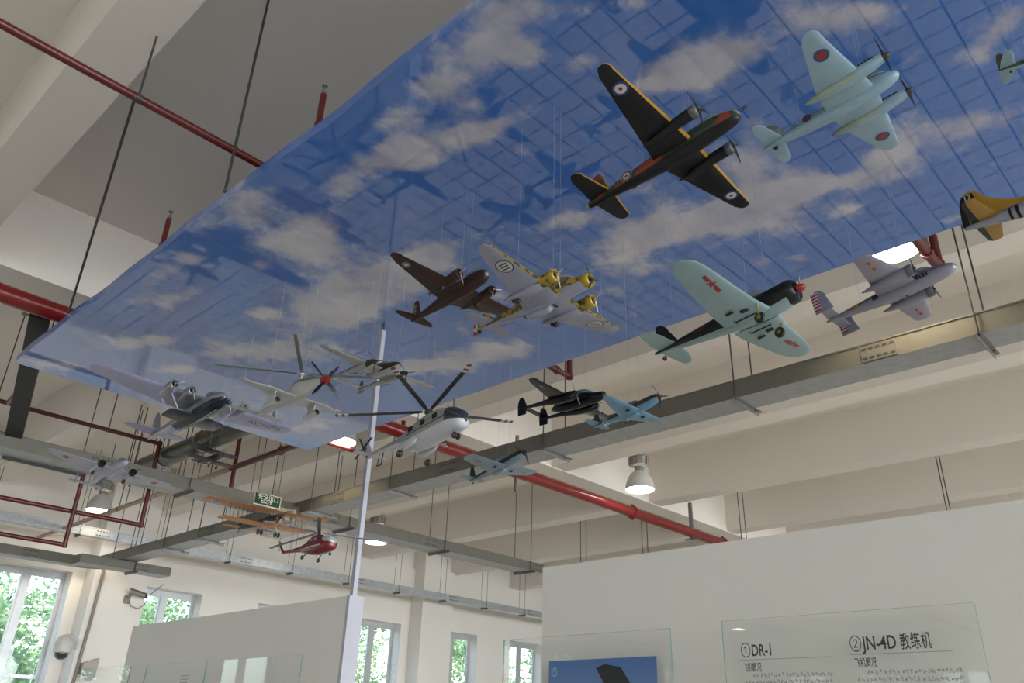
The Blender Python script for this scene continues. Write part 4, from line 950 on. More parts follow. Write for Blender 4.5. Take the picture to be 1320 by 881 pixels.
# ---- silver twin with striped twin fins
t = aircraft('bomber_model', 'silver grey twin engine bomber model with red striped twin fins', 'model aircraft', (4.85, 1.306, 2.6), (-91.7, 8.1, -2.0), (.0556, .0574))
LAV = paint('lavender_silver', (.34, .33, .41), .32, .1); LAVD = paint('grey_upper', (.16, .155, .17), .4)
P(body([(6.2, .12, -.15, .2), (5.9, .45, -.5, .5), (4.8, .7, -.8, .85), (2.5, .8, -.9, 1.1), (-1, .75, -.85, 1.0), (-4.5, .5, -.45, .75), (-7.5, .25, .0, .5), (-8.8, .08, .2, .4)], 20, two(.3)), 'fuselage', [LAV, LAVD], t)
P(body([(6.25, .1, -.1, .2), (6.0, .42, -.4, .45), (5.5, .58, -.5, .6)], 14), 'nose_glazing', GLZ, t)
P(body([(3.9, .25, .7, .95), (3.2, .5, .9, 1.45), (1.4, .5, 1.0, 1.5), (.4, .2, 1.0, 1.15)], 12), 'canopy', GLZ, t)
k = MB()
for i in range(4): k.box(2.2 + .35 * i, 2.4 + .35 * i, -.84, -.76, -.1, .35)
P(k, 'gun_blisters', DKH, t)
P(MB().box(-2.9, -2.2, -.70, -.58, -.1, .45).box(-2.9, -2.2, .58, .70, -.1, .45), 'waist_window', DKH, t)
for s in (-1, 1):
    st = stations((.5, 2.0, -2.3, .1, .34), (8.5, .35, -1.35, .45, .09), .05, mid=(2.7, 1.75, -2.0, .5, .28)); P(wing(st, s, lambda f, u, y: 1 if u else 0), 'wing', [LAV, LAVD], t)
    engine(t, 2.7, s * 2.72, .1, .62, -3.2, LAV, LAVD, 1.75, 3, 1.9, PROPM, zr=.1, spin=.2)
    P(wing([(.1, -7.1, -8.5, .45, .11), (3.25, -7.2, -8.4, .75, .08)], s), 'tailplane', LAV, t)
    k = MB(); wing(stations((-.35, -6.4, -8.6, 0, .08), (2.6, -7.2, -8.6, 0, .05), .4), vert=True, y0=s * 3.3, mb=k); P(k, 'tail_fin', LAV, t)
    k = MB()
    for i in range(6):
        for sg in (-1, 1):
            k.add([(-8.62, s * 3.3 + sg * .05, .0 + .4 * i), (-7.75, s * 3.3 + sg * .075, .0 + .4 * i), (-7.75, s * 3.3 + sg * .075, .2 + .4 * i), (-8.62, s * 3.3 + sg * .05, .2 + .4 * i)], [(0, 1, 2, 3)], 0)
            k.add([(-8.62, s * 3.3 + sg * .05, .2 + .4 * i), (-7.75, s * 3.3 + sg * .075, .2 + .4 * i), (-7.75, s * 3.3 + sg * .075, .4 + .4 * i), (-8.62, s * 3.3 + sg * .05, .4 + .4 * i)], [(0, 1, 2, 3)], 1)
    P(k, 'rudder_stripes', [RED, WHT], t)
    P(cling(star((-.35, s * 6.2, .26), (0, 0, -1), (0, 1, 0), .48, 1, 0), st), 'star_emblem', [RED, YEL], t)
    P(star((-4.9, s * .50, .22), (0, s, 0), (1, 0, 0), .36, 1, 0, bar_l=2.1), 'star_emblem', [paint('orange_red', (.36, .05, .01)), YEL], t)
P(MB().lathe((.5, -.05, -.93), (0, 1, 0), [(0, .1), (.1, .1)], 12), 'belly_fitting', DKH, t)

# ---- heavy bomber seen only by its yellow tail
t = aircraft('heavy_bomber_model', 'silver heavy bomber model with yellow and black tail entering from the right edge', 'model aircraft', (3.87, .26, 2.3), (-91.7, 2.0, -1), (.0325, .0335), lines=((1, -3), (1, 3)))
SB = paint('bare_silver', (.48, .49, .60), .25, .3); YO = paint('tail_yellow', (.50, .26, .010))
P(body([(8.6, .2, -.7, .3), (8.0, .85, -1.15, .8), (5.5, 1.1, -1.3, 1.6), (2, 1.15, -1.35, 1.6), (-3, 1.1, -1.2, 1.3), (-8, .75, -.75, 1.0), (-12, .45, -.1, .85), (-13.5, .12, .2, .6)], 22), 'fuselage', SB, t)
k = body([(-1.5, .08, 1.2, 1.35), (-4, .14, 1.0, 1.9), (-7, .17, .8, 2.7), (-9.4, .17, .7, 4.4), (-10.6, .15, .6, 6.0), (-11.6, .14, .5, 6.5), (-12.6, .13, .5, 6.1), (-13.3, .09, .5, 4.6), (-13.6, .04, .6, 1.5)], 16, lambda x, c, s: 1 if x < -12.55 else 0, pw=2.0, sub=5); P(k, 'tail_fin', [YO, BLK], t)
k = MB()
for sg in (-1, 1): k.add([(-11.0, sg * .17, 5.0), (-12.7, sg * .17, 4.9), (-12.6, sg * .15, 5.8), (-11.2, sg * .15, 6.0)], [(0, 1, 2, 3)])
P(k, 'number_panel', BLK, t)
P(merge(text_mb('17', 1.15, (-12.55, -.185, 4.98), (1, 0, 0), (0, 0, 1), bold=.02), text_mb('17', 1.15, (-11.2, .185, 4.98), (-1, 0, 0), (0, 0, 1), bold=.02)), 'tail_number', WHT, t)
for s in (-1, 1):
    P(wing(stations((.3, -8.5, -12.3, .55, .20), (6.4, -10.1, -11.9, .75, .08), .10), s, lambda f, u, y: 1 if f > .66 else 0), 'tailplane', [YO, BLK], t)
    P(wing(stations((.6, 3.6, -2.4, -.5, .5), (15.8, .6, -1.2, .9, .1), .08), s), 'wing', SB, t)
    for y in (3.5, 7.0): engine(t, 4.3 - .12 * y, s * y, -.2, .75, -1.5, SB, BLK, 1.75, 3, .4, PROPM)
P(body([(-6.0, .93, -1.0, 1.16), (-6.45, .905, -.95, 1.13)], 22, sub=2), 'tail_band', BLK, t); P(body([(-7.0, .87, -.88, 1.1), (-7.4, .84, -.83, 1.07)], 22, sub=2), 'tail_band', BLK, t)

# ---- olive and pale blue tail at the very edge
def fighter(name, label, D, under, top, spin, lim=-.2, star_m=None, sq=False, stripes=False, blades=3):
    t = aircraft(name, label, 'model aircraft', D['pos'], D['ypr'], D['s'], D.get('far', 1), lines=((.4, -.8), (.4, .8), (-4, 0)))
    n, tl = D['nose'], D['tail']; le, te, hs, tip = D['le'], D['te'], D['hs'], D['tip']
    P(body([(n - .45, .3, -.3, .42), (n - 1.0, .42, -.5, .56), (n - 2.4, .48, -.62, .62), (-.6, .46, -.6, .62), (-2.4, .32, -.34, .5), (tl + 1, .16, -.02, .42), (tl, .04, .18, .32)], 20, two(lim)), 'fuselage', [under, top], t)
    prop(t, (n - .28, 0, .06), 1.45, blades, D.get('ph', 1.0), PROPM, .27, .2, ms=spin)
    P(body([(1.1, .1, .5, .62), (.6, .28, .5, .95), (-.7, .28, .5, .98), (-1.8, .06, .5, .6)], 14), 'canopy', GLZ, t)
    P(body([(.8, .22, -.72, -.45), (.2, .3, -.82, -.4), (-1.0, .26, -.75, -.35), (-1.6, .1, -.5, -.3)], 12), 'radiator_scoop', under, t)
    for s in (-1, 1):
        st = stations((.3, le, te, -.42, .16), (hs, tip + D['tc'] / 2, tip - D['tc'] / 2, .12, .05), .06 if sq else .3); P(wing(st, s, lambda f, u, y: 1 if u else 0), 'wing', [under, top], t)
        P(wing(stations((.05, tl + 1.35, tl + .15, .32, .07), (D['ts'], tl + .95, tl + .25, .36, .03), .25 if sq else .5), s, lambda f, u, y: 1 if u else 0), 'tailplane', [under, top], t)
        P(MB().lathe((.45, s * 1.15, -.52), (0, 0, -1), [(0, .24), (.03, .24)], 16), 'wheel_well', DKH, t)
        if star_m: P(cling(star((tip * .6, s * hs * .68, D.get('sz', -.15)), (0, 0, -1), (0, 1, 0), D.get('sr', .24), 0, 0 if D.get('bars') else None), st, gap=.008), 'star_emblem', [star_m], t)
    P(wing(stations((.25, tl + 1.35, tl + .1, 0, .07), (D['fin'], tl + .75, tl + .15, 0, .03), .4), vert=True), 'tail_fin', top, t)
    wheel(t, (tl + .9, 0, .05), (tl + .8, 0, -.22), .12, .08, name='tail_wheel')
    if stripes:
        for x in (tl + 1.9, tl + 2.35): P(body([(x, .285, -.25, .49), (x - .22, .265, -.22, .48)], 20, sub=2), 'body_stripe', WHT, t)
    return t
fighter('fighter_model', 'olive and pale blue fighter tail cut by the top right edge', dict(pos=(3.555, .03, 2.8), ypr=(-74, 5, 0), s=(.056, .058), nose=3.8, tail=-5.7, le=1.2, te=-1.2, hs=5, tip=.2, tc=.9, ts=1.95, fin=1.9), PB, camo('camo_olive', (.05, .045, .015), (.02, .025, .012), 1.2), RED, -.75)

# ---- black twin boom night fighter
t = aircraft('twin_boom_model', 'glossy black twin boom model over the right end of the fire pipe', 'model aircraft', (4.641, 3.812, 2.4), (-87.9, .3, -.5), (.0535, .0528), lines=((1, -2.6), (1, 2.6), (-6, 0)))
GB = paint('gloss_black', (.008, .008, .010), .22)
P(body([(6.45, .15, -.2, .2), (6.1, .5, -.6, .5), (4.5, .72, -.9, .75), (2.5, .75, -1.0, 1.3), (0, .75, -1.0, 1.35), (-2, .55, -.8, .9), (-3.45, .1, -.3, .1)], 20), 'fuselage', GB, t)
P(body([(4.4, .3, .5, .75), (3.6, .5, .7, 1.35), (2.4, .5, .9, 1.75), (.8, .4, 1.0, 1.6), (0, .1, 1.1, 1.3)], 12), 'canopy', GLZ, t)
P(MB().lathe((1.6, 0, 1.3), (0, 0, 1), [(0, .5), (.25, .48), (.4, .3)], 18), 'gun_turret', GB, t)
for s in (-1, 1):
    st = stations((.5, 1.9, -1.9, 0, .32), (10.0, 1.2, -.1, .5, .08), .1); P(wing(st, s), 'wing', GB, t)
    b = P(body([(2.9, .58, -.62, .55), (1.8, .66, -.85, .66), (-.5, .58, -.75, .6), (-3, .34, -.35, .42), (-6.3, .2, -.05, .35), (-7.9, .06, .1, .25)], 18, y0=s * 2.6), 'tail_boom', GB, t)
    P(MB().lathe((2.6, s * 2.6, -.03), (1, 0, 0), [(0, .62), (.35, .62), (.5, .5), (.42, .42)], 22, caps=False), 'cowl_ring', GB, b)
    prop(b, (3.1, s * 2.6, -.03), 1.7, 4, .6, PROPM, .24, .17)
    k = MB(); wing(stations((-.9, -6.3, -7.9, 0, .07), (.35, -6.2, -8.0, 0, .08), .1), vert=True, y0=s * 2.6, mb=k); P(k, 'tail_fin_lower', GB, b)
    k = MB(); wing(stations((.3, -6.1, -8.0, 0, .08), (2.0, -6.9, -7.9, 0, .04), .5), vert=True, y0=s * 2.6, mb=k); P(k, 'tail_fin', GB, b)
    P(cling(star((.4, s * 7.2, .25), (0, 0, -1), (0, 1, 0), .36, 0, 0), st), 'star_emblem', [paint('emblem_grey', (.42, .43, .48))], t)
k = MB(); wing([(-2.6, -6.5, -7.7, .45, .08), (2.6, -6.5, -7.7, .45, .08)], 1, mb=k); P(k, 'tailplane', GB, t)

SKYB = paint('sky_blue', (.20, .42, .62), .35)
fighter('fighter_model', 'sky blue bellied fighter model with white tail stripes beside the black twin boom model', dict(pos=(4.957, 3.444, 2.35), ypr=(-98.2, 5.6, -4.1), s=(.0787, .0727), far=.9, nose=4.1, tail=-5.6, le=1.3, te=-1.25, hs=4.35, tip=.15, tc=.85, ts=1.75, fin=1.7, sr=.18, ph=.35), SKYB, camo('camo_green_brown', (.025, .035, .012), (.055, .035, .015), .9), paint('spinner_red', (.20, .02, .03)), -.05, paint('star_mauve', (.16, .12, .22)), stripes=True)
LB = paint('light_blue_grey', (.30, .42, .52), .35)
fighter('fighter_model', 'green topped blue grey fighter model lowest over the red fire pipe', dict(pos=(5.135, 5.043, 2.25), ypr=(-101.7, 5.1, -.8), s=(.0902, .0773), nose=4.55, tail=-5.9, le=1.45, te=-1.4, hs=4.9, tip=.15, tc=1.7, ts=1.8, fin=2.0, bars=True, sr=.26, sz=-.2, ph=.9, far=.96), LB, paint('dark_green', (.028, .045, .012), .45), PROPM, -.1, RED, sq=True)

# ---- silver flying boat
t = aircraft('flying_boat_model', 'large silver lavender flying boat model with dark hull and four engines', 'flying boat', (2.753, 6.254, 2.4), (-90.1, 4.1, -1.3), (.0468, .0421), 1.1, lines=((1.5, -8), (1.5, 8), (-14, 0)))
FS = paint('boat_silver', (.42, .42, .45), .3, .35); FL = paint('boat_lavender', (.52, .51, .80), .35); FH = paint('hull_navy', (.014, .018, .045), .25); FK = paint('hull_charcoal', (.055, .058, .072), .4)
def hull(x, c, s): return 1 if s < -.12 and x > 1.5 else (3 if s < -.3 and x > -7 else 0)
P(body([(9.9, .2, -1.7, -1.0), (9.3, 1.0, -2.5, -.4), (7.5, 1.6, -3.1, .1), (3, 1.75, -3.3, .4), (-2, 1.7, -3.2, .3), (-6.5, 1.4, -2.7, .1), (-11, .85, -1.9, -.1), (-16, .4, -1.3, -.2), (-18.3, .12, -1.0, -.6)], 24, hull), 'fuselage', [FS, FH, FL, FK], t)
P(MB().prism([(7.5, -.05, -3.05), (2.5, -.05, -3.28), (-6.5, -.05, -2.65), (-12, -.05, -1.75), (-12, -.05, -1.9), (-6.5, -.05, -2.9), (2.5, -.05, -3.5), (7.8, -.05, -3.25)], (0, .1, 0)), 'keel_strip', WHT, t)
P(body([(-6.2, .9, -2.95, -2.2), (-7, 1.2, -2.75, -2.0), (-11, .6, -2.0, -1.4), (-14.5, .1, -1.6, -1.2)], 14, pw=1.5), 'hull_afterstep', FL, t)
P(body([(7.2, .4, -.4, .2), (6.3, 1.0, -.1, .9), (4.4, 1.0, .1, 1.0), (3, .3, .2, .6)], 12), 'cockpit', GLZ, t)
P(body([(2.2, .8, -.2, .6), (0, 1.0, -.2, .8), (-2.5, .8, -.2, .6)], 12), 'wing_pylon', FS, t)
for s in (-1, 1):
    st = stations((.5, 3.3, -4.0, .45, .62), (20.9, 1.55, -1.9, 1.15, .16), .07, mid=(6.0, 3.2, -3.9, .55, .6)); P(wing(st, s, lambda f, u, y: 0 if y > 6 else 1), 'wing', [FL, FS], t)
    for y in (3.8, 7.4): engine(t, 4.7, s * y, .55, .82, -1.5, FS, FS, 2.0, 3, .5 if y > 5 else .9, SILV, spin=.24, w=.2)
    P(body([(2.3, .3, -.25, .25), (1.9, 1.0, -.35, .35), (-1.2, 1.0, -.35, .35), (-2.6, .5, -.15, .2)], 8), 'float_root', FK, t) if 0 else None
    k = MB(); wing([(1.2, 2.1, -2.9, -2.6, .5), (5.3, 1.4, -2.6, -2.55, .35), (5.6, 1.0, -2.2, -2.53, .2)], s, mb=k); P(k, 'sponson', FK, t)
    k = MB(); k.tube((1.5, s * 4.4, -2.3), (1.6, s * 6.3, .3), .14, 8); k.tube((-1.8, s * 4.4, -2.3), (-1.9, s * 6.3, .3), .14, 8); P(k, 'wing_strut', FL, t)
    P(wing(stations((.1, -13.7, -17.3, -.2, .24), (6.5, -15.2, -17.0, .1, .10), .3), s), 'tailplane', FL, t)
P(wing(stations((-.6, -13.6, -17.6, 0, .22), (4.4, -15.8, -17.7, 0, .09), .35), vert=True), 'tail_fin', FS, t)
P(cling(text_mb('NC14716', 2.3, (-.75, 11.2, .36), (0, 1, 0), (1, 0, 0), width=7.6, bold=.05), st), 'registration', paint('lettering_navy', (.02, .022, .05)), t)

# ---- pale twin with red discs
t = aircraft('bomber_model', 'small pale lavender twin engine model with red discs, lowest at the left', 'model aircraft', (2.835, 8.025, 2.2), (-90.8, 5.2, -3.8), (.0578, .0496), lines=((1, -3), (1, 3), (-8, 0)))
LV2 = paint('pale_lavender', (.58, .59, .72), .35)
P(body([(6.0, .1, -.2, .2), (5.6, .5, -.55, .5), (4.2, .75, -.8, .85), (1.5, .85, -.9, 1.05), (-2, .8, -.8, .95), (-6, .5, -.35, .7), (-9.2, .22, .05, .45), (-10.2, .06, .15, .3)], 20, two(.5)), 'fuselage', [LV2, paint('grey_green', (.16, .17, .15))], t)
P(body([(4.6, .3, .6, .85), (3.8, .5, .7, 1.35), (2.2, .45, .9, 1.3), (1.4, .1, 1, 1.1)], 12), 'canopy', GLZ, t)
for s in (-1, 1):
    st = stations((.4, 2.7, -3.5, -.35, .34), (12.0, .75, -1.05, .55, .08), .10); P(wing(st, s), 'wing', LV2, t)
    engine(t, 2.9, s * 3.0, -.2, .62, -2.4, LV2, BLK, 1.5, 3, .7, PROPM)
    P(MB().lathe((-.6, s * 3.0 - .2, -.85), (0, 1, 0), [(0, .36), (0, .45), (.4, .45), (.4, .36)], 16), 'main_wheel', M_black, t)
    P(wing(stations((.1, -8.2, -9.9, .3, .10), (3.8, -9.1, -9.9, .35, .04), .25), s), 'tailplane', LV2, t)
    k = MB(); wing(stations((-.1, -8.5, -9.9, 0, .07), (1.7, -9.0, -9.8, 0, .04), .45), vert=True, y0=s * 2.6, mb=k); P(k, 'tail_fin', LV2, t)
    P(cling(rings((-.05, s * 8.6, .12), (0, 0, -1), [(.62, 0)]), st), 'red_disc', [RED], t)
P(MB().box(-4.0, -1.2, -.30, .30, -.90, -.78), 'belly_marking', paint('faded_grey', (.12, .12, .15)), t)

# ---- white silver twin boom model by the pole
t = aircraft('twin_boom_model', 'silver white twin boom model with olive engine tops in front of the white pole', 'model aircraft', (3.544, 4.884, 2.6), (-90.9, -1.6, .9), (.0641, .0656), .97, lines=((1, -2), (1, 2), (-6, 0)))
PS = paint('pearl_silver', (.52, .52, .52), .3, .15); OL = paint('olive_drab', (.05, .045, .014), .5)
P(body([(4.2, .1, -.1, .15), (3.8, .36, -.35, .4), (2.4, .5, -.55, .7), (.5, .52, -.58, .8), (-1.5, .35, -.4, .5), (-2.8, .05, -.05, .1)], 18, lambda x, c, s: 1 if s > (-.45 if x > .5 else .1) else 0), 'fuselage', [PS, OL], t)
P(body([(2.2, .1, .5, .65), (1.5, .38, .6, 1.1), (.2, .38, .7, 1.1), (-.9, .08, .6, .7)], 12), 'canopy', GLZ, t)
for s in (-1, 1):
    st = stations((.3, 1.5, -1.5, .05, .26), (8.6, .65, -.15, .55, .06), .14); P(wing(st, s, lambda f, u, y: 1 if u else 0), 'wing', [PS, OL], t)
    b = P(body([(2.4, .28, -.3, .32), (1.6, .45, -.55, .48), (-.5, .42, -.5, .45), (-2.2, .36, -.32, .4), (-5, .2, -.1, .35), (-7.4, .07, .05, .25)], 16, lambda x, c, s_: 1 if (s_ > -.75 and x > .9) or s_ > .3 else 0, y0=s * 2.35), 'tail_boom', [PS, OL], t)
    prop(b, (2.6, s * 2.35, .02), 1.5, 3, .4, PROPM, .26, .14)
    P(body([(-1.3, .1, -.2, .2), (-1.7, .2, -.3, .4), (-2.8, .18, -.25, .35), (-3.3, .05, -.1, .2)], 10, y0=s * 2.35 + .42), 'radiator', OL, b)
    k = MB(); wing(stations((-.5, -6.3, -7.5, 0, .06), (1.3, -6.4, -7.5, 0, .05), .6), vert=True, y0=s * 2.35, mb=k, mf=lambda f, u, y: 1 if f > .25 and y > .1 else 0); P(k, 'tail_fin', [PS, OL], b)
    P(cling(star((.15, s * 6.7, .35), (0, 0, -1), (0, 1, 0), .34, 1, 0), st), 'star_emblem', [paint('emblem_navy', (.05, .05, .08)), WHT], t)
k = MB(); wing([(-2.35, -6.3, -7.3, .28, .07), (2.35, -6.3, -7.3, .28, .07)], 1, mb=k); P(k, 'tailplane', PS, t)

# ---- white compound aircraft: rotor above, nose propeller, two hanging pods
t = aircraft('convertiplane_model', 'white model with thin overhead rotor, red hubbed nose propeller and two hanging pods', 'model aircraft', (3.288, 5.711, 2.5), (-90.8, 2.1, .2), (.0631, .0590), .92, lines=((1.5, -.6), (1.5, .6), (-7, 0)))
CW = paint('cream_white', (.66, .65, .63), .35); CG = paint('cream_olive', (.22, .21, .12), .4)
P(body([(7.6, .4, -.2, .75), (6.6, .62, -.35, 1.1), (4.4, .85, -.6, 1.75), (2.0, .95, -.75, 2.25), (0, .85, -.75, 1.7), (-2.2, .62, -.55, 1.0), (-6, .38, -.25, .55), (-9.2, .08, .05, .3)], 20, lambda x, c, s: 1 if s > .35 and x > .5 else 0), 'fuselage', [CW, CG], t)
P(body([(6.2, .2, .9, 1.15), (5.2, .5, 1.1, 1.8), (3.8, .5, 1.4, 2.1), (3, .2, 1.6, 2.0)], 12), 'canopy', GLZ, t)
prop(t, (7.9, 0, .28), 3.1, 4, .95, paint('blade_navy', (.010, .012, .03)), .78, .46, ms=RED)
for s in (-1, 1):
    st = [(.5, 2.2, -1.6, -.35, .26), (2.4, 1.9, -1.3, -.15, .22), (4.4, 1.35, -.75, .2, .16), (6.4, .95, -.35, .2, .12), (7.6, .9, -.1, .3, .08), (8.05, .75, .25, .42, .04)]
    P(wing(st, s), 'wing', CW, t)
    k = MB(); k.prism([(1.3, s * 3.2 - .06, -.1), (-.6, s * 3.2 - .06, -.1), (-.3, s * 3.2 - .06, -1.3), (.9, s * 3.2 - .06, -1.3)], (0, .12, 0)); e = P(k, 'pod_pylon', CW, t)
    P(body([(1.9, .42, -2.0, -1.15), (1.0, .46, -2.05, -1.1), (-.6, .3, -1.85, -1.25), (-1.6, .06, -1.6, -1.45)], 16, y0=s * 3.2), 'engine_pod', CW, e)
    P(MB().lathe((1.86, s * 3.2, -1.57), (1, 0, 0), [(0, .40), (.06, .40), (.12, .2), (.3, .1)], 18), 'pod_intake', DKH, e)
    P(wing(stations((.1, -7.1, -8.7, .2, .10), (4.1, -8.0, -8.9, .2, .04), .2), s), 'tailplane', CW, t)
    k = MB(); wing(stations((.2, -7.9, -8.8, 0, .06), (1.7, -8.1, -8.8, 0, .05), .1), vert=True, y0=s * 2.6, mb=k); P(k, 'tail_fin', CW, t)
m_ = P(MB().tube((1.95, 0, 1.9), (1.95, 0, 3.1), .22, 14, r1=.16).lathe((1.95, 0, 3.0), (0, 0, 1), [(0, .3), (.2, .34), (.3, .12)], 16), 'rotor_mast', CW, t)
def blades(parent, hub, R, angs, w, m, tipm=None, droop=.0, name='rotor_blade', yaw=0, root=.06, tips=((.86, .90), (.93, .97))):
    """angs are world directions in degrees; yaw is the model's heading"""
    for a in angs:
        a = math.radians(a - yaw); d = Vector((math.cos(a), math.sin(a), 0)); e = Vector((-d.y, d.x, 0)); k = MB(); h = Vector(hub)
        q = [(root, .45), (root + .07, 1), (.86, 1)] + ([(.90, 1), (.93, 1), (.97, 1)] if tipm else []) + [(1, .9)]
        for (r0, w0), (r1, w1) in zip(q[:-1], q[1:]):
            sl = 1 if tipm and (r0, r1) in tips else (2 if tipm and r0 >= .86 else 0)
            A = h + d * (R * r0) - Vector((0, 0, droop * r0 * r0)); B = h + d * (R * r1) - Vector((0, 0, droop * r1 * r1)); z = Vector((0, 0, w * .09))
            vs = [A + e * (w * w0 / 2) - z, A - e * (w * w0 / 2) - z, B - e * (w * w1 / 2) - z, B + e * (w * w1 / 2) - z, A + e * (w * w0 / 2) + z, A - e * (w * w0 / 2) + z, B - e * (w * w1 / 2) + z, B + e * (w * w1 / 2) + z]
            k.add(vs, [(0, 1, 2, 3), (7, 6, 5, 4), (0, 4, 5, 1), (1, 5, 6, 2), (2, 6, 7, 3), (3, 7, 4, 0)], sl)
        k.build(name, [m, tipm[0], tipm[1]] if tipm else m, parent, local=True)
blades(m_, (1.95, 0, 3.2), 11.6, (-130, 149, -37), .5, paint('blade_grey', (.20, .20, .21)), yaw=-90.8)

# ---- white transport helicopter
HY = -93.7
t = aircraft('helicopter_model', 'white helicopter model with five dark rotor blades and a blue waist line', 'helicopter', (4.053, 4.793, 2.25), (HY, 6.6, -.9), (.0932, .0821), .88, lines=((.3, -.5), (-1.5, 0)))
HW = paint('heli_white', (.74, .74, .80), .3); HG = paint('heli_grey', (.44, .45, .41), .4); HB = paint('heli_blue', (.05, .09, .20)); BLD = paint('blade_dark', (.045, .045, .05)); 
P(body([(4.75, .2, -1.2, -.5), (4.4, .8, -1.55, .1), (3.4, 1.1, -1.65, .75), (1.5, 1.15, -1.65, .9), (-1.5, 1.15, -1.6, .85), (-2.8, .9, -1.25, .8), (-4.2, .5, -.45, .75), (-6.5, .28, .1, .75), (-9.6, .16, .35, .8)], 22, lambda x, c, s: (2 if s > -.12 and x > 3.0 else 1) if s > -.05 else (2 if s > -.12 and x > 3.0 else 0), pw=2.8), 'fuselage', [HW, HG, mat('cockpit_dark', (.02, .022, .024), .12, var=0, coat=1)], t)
k = MB()
for y in (-.62, -.2, .2, .62): k.tube((4.55 - abs(y) * .35, y, -.5), (3.05, y * 1.2, .93), .03, 6)
P(k, 'glazing_bars', HG, t)
e = P(body([(2.6, .3, .7, 1.0), (1.6, .62, .7, 1.35), (-1, .6, .7, 1.4), (-3.2, .25, .7, 1.0)], 14), 'engine_deck', HG, t)
for s in (-1, 1):
    P(MB().box(-2.2, 3.6, s * 1.16 - .015, s * 1.16 + .015, -.28, -.16), 'waist_line', HB, t)
    for x in (-1.9, -.2, 1.5): P(MB().box(x, x + .62, s * 1.15 - .03, s * 1.15 + .03, .0, .5), 'cabin_window', DKH, t)
    P(body([(-.4, .06, -1.3, -1.1), (-1.0, .22, -1.6, -.85), (-2.6, .24, -1.65, -.85), (-3.3, .06, -1.3, -1.1)], 12, y0=s * 1.3), 'sponson', HW, t)
    w_ = wheel(t, (-2.2, s * 1.5, -1.6), (-2.3, s * 1.75, -2.15), .36, .28)
    wheel(w_, (-2.2, s * 1.5, -1.6), (-2.3, s * 1.40, -2.15), .36, .28, name='wheel') if 0 else None
    wheel(t, (3.3, s * .12, -1.5), (3.5, s * .24, -2.1), .30, .2, name='nose_wheel')
P(wing(stations((.5, -8.6, -10.0, 0, .10), (2.6, -9.7, -10.6, 0, .06), .1), vert=True), 'tail_fin', HW, t)
for s in (-1, 1): P(wing([(.1, -8.7, -9.5, .55, .07), (2.0, -8.9, -9.5, .6, .04)], s), 'tailplane', HW, t)
h_ = P(MB().lathe((-.27, 0, 1.2), (0, 0, 1), [(0, .3), (.4, .22), (.5, .42), (.75, .42), (.9, .2)], 18), 'rotor_hub', M_dark, t)
blades(h_, (-.27, 0, 1.85), 8.9, (-112, -23, 33, 134, -156), .42, BLD, (WHT, paint('tip_red', (.16, .02, .02))), -.15, yaw=HY)
tr_ = P(MB().lathe((-9.9, -.35, 1.6), (0, 1, 0), [(0, .12), (.3, .12)], 12), 'tail_rotor', M_dark, t)
k = MB()
for i in range(4):
    a = .5 + PI / 2 * i; k.bar((-9.9, -.38, 1.6), (-9.9 + 1.5 * math.cos(a), -.38, 1.6 + 1.5 * math.sin(a)), .06, .2, up=(0, 1, 0))
k.build('rotor_blade', BLD, tr_, local=True)
P(MB().tube((-7.0, 0, .15), (-7.3, 0, -1.0), .07, 8).tube((-7.3, -.0, -1.0), (-8.0, 0, -.95), .07, 8).tube((-7.6, 0, .25), (-8.0, 0, -.95), .05, 8), 'tail_skid', BLK, t)
P(MB().tube((3.2, 0, .9), (3.2, 0, 1.7), .05, 6), 'antenna', M_dark, t)

# ---- red helicopter
HY = -86.5
t = aircraft('helicopter_model', 'small red helicopter model with lavender rotor blades, lowest of all', 'helicopter', (4.252, 6.518, 1.55), (HY, 3.3, .8), (.0627, .0603), .85, lines=((.3, 0),))
HR = paint('heli_red', (.26, .012, .022), .25)
P(body([(4.1, .35, -.75, .15), (3.7, .85, -1.2, .7), (2.4, 1.05, -1.4, 1.0), (.4, 1.05, -1.4, 1.0), (-1.8, .75, -1.0, .85), (-4, .34, -.3, .5), (-7.6, .18, .1, .5), (-8.2, .14, .15, .5)], 20, pw=2.5), 'fuselage', HR, t)
P(body([(4.18, .3, -.35, .2), (3.85, .8, -.45, .75), (3.0, 1.03, -.4, 1.0), (2.3, .95, .0, 1.06)], 16), 'cockpit_glazing', mat('glazing_pale', (.30, .32, .31), .15, var=0, coat=1), t)
P(body([(1.8, .4, .8, 1.1), (.8, .6, .8, 1.6), (-.8, .5, .8, 1.5), (-2.4, .15, .6, .9)], 14), 'engine_deck', HR, t)
for s in (-1, 1):
    P(MB().box(-1.2, 2.0, s * 1.055 - .015, s * 1.055 + .015, -.35, -.2), 'side_stripe', WHT, t)
    for x in (-.4, .6): P(MB().box(x, x + .5, s * 1.02 - .03, s * 1.02 + .03, .5, .85), 'cabin_window', GLZ, t)
    wheel(t, (-1.0, s * .8, -.9), (-1.2, s * 1.5, -1.75), .32, .22)
    P(MB().tube((.6, s * .9, -.9), (-1.2, s * 1.5, -1.7), .07, 8), 'gear_brace', M_dark, t)
wheel(t, (2.9, 0, -1.2), (3.3, 0, -1.75), .24, .18, name='nose_wheel')
P(body([(-7.8, .14, .1, .55), (-8.4, .13, .4, 1.2), (-9.0, .1, 1.4, 2.2), (-9.2, .05, 1.9, 2.4)], 12), 'tail_pylon', HR, t)
k = MB()
for i in range(3):
    a = .9 + 2 * PI / 3 * i; k.bar((-9.1, -.3, 2.0), (-9.1 + 1.5 * math.cos(a), -.3, 2.0 + 1.5 * math.sin(a)), .05, .18, up=(0, 1, 0))
P(k, 'tail_rotor', HG, t)
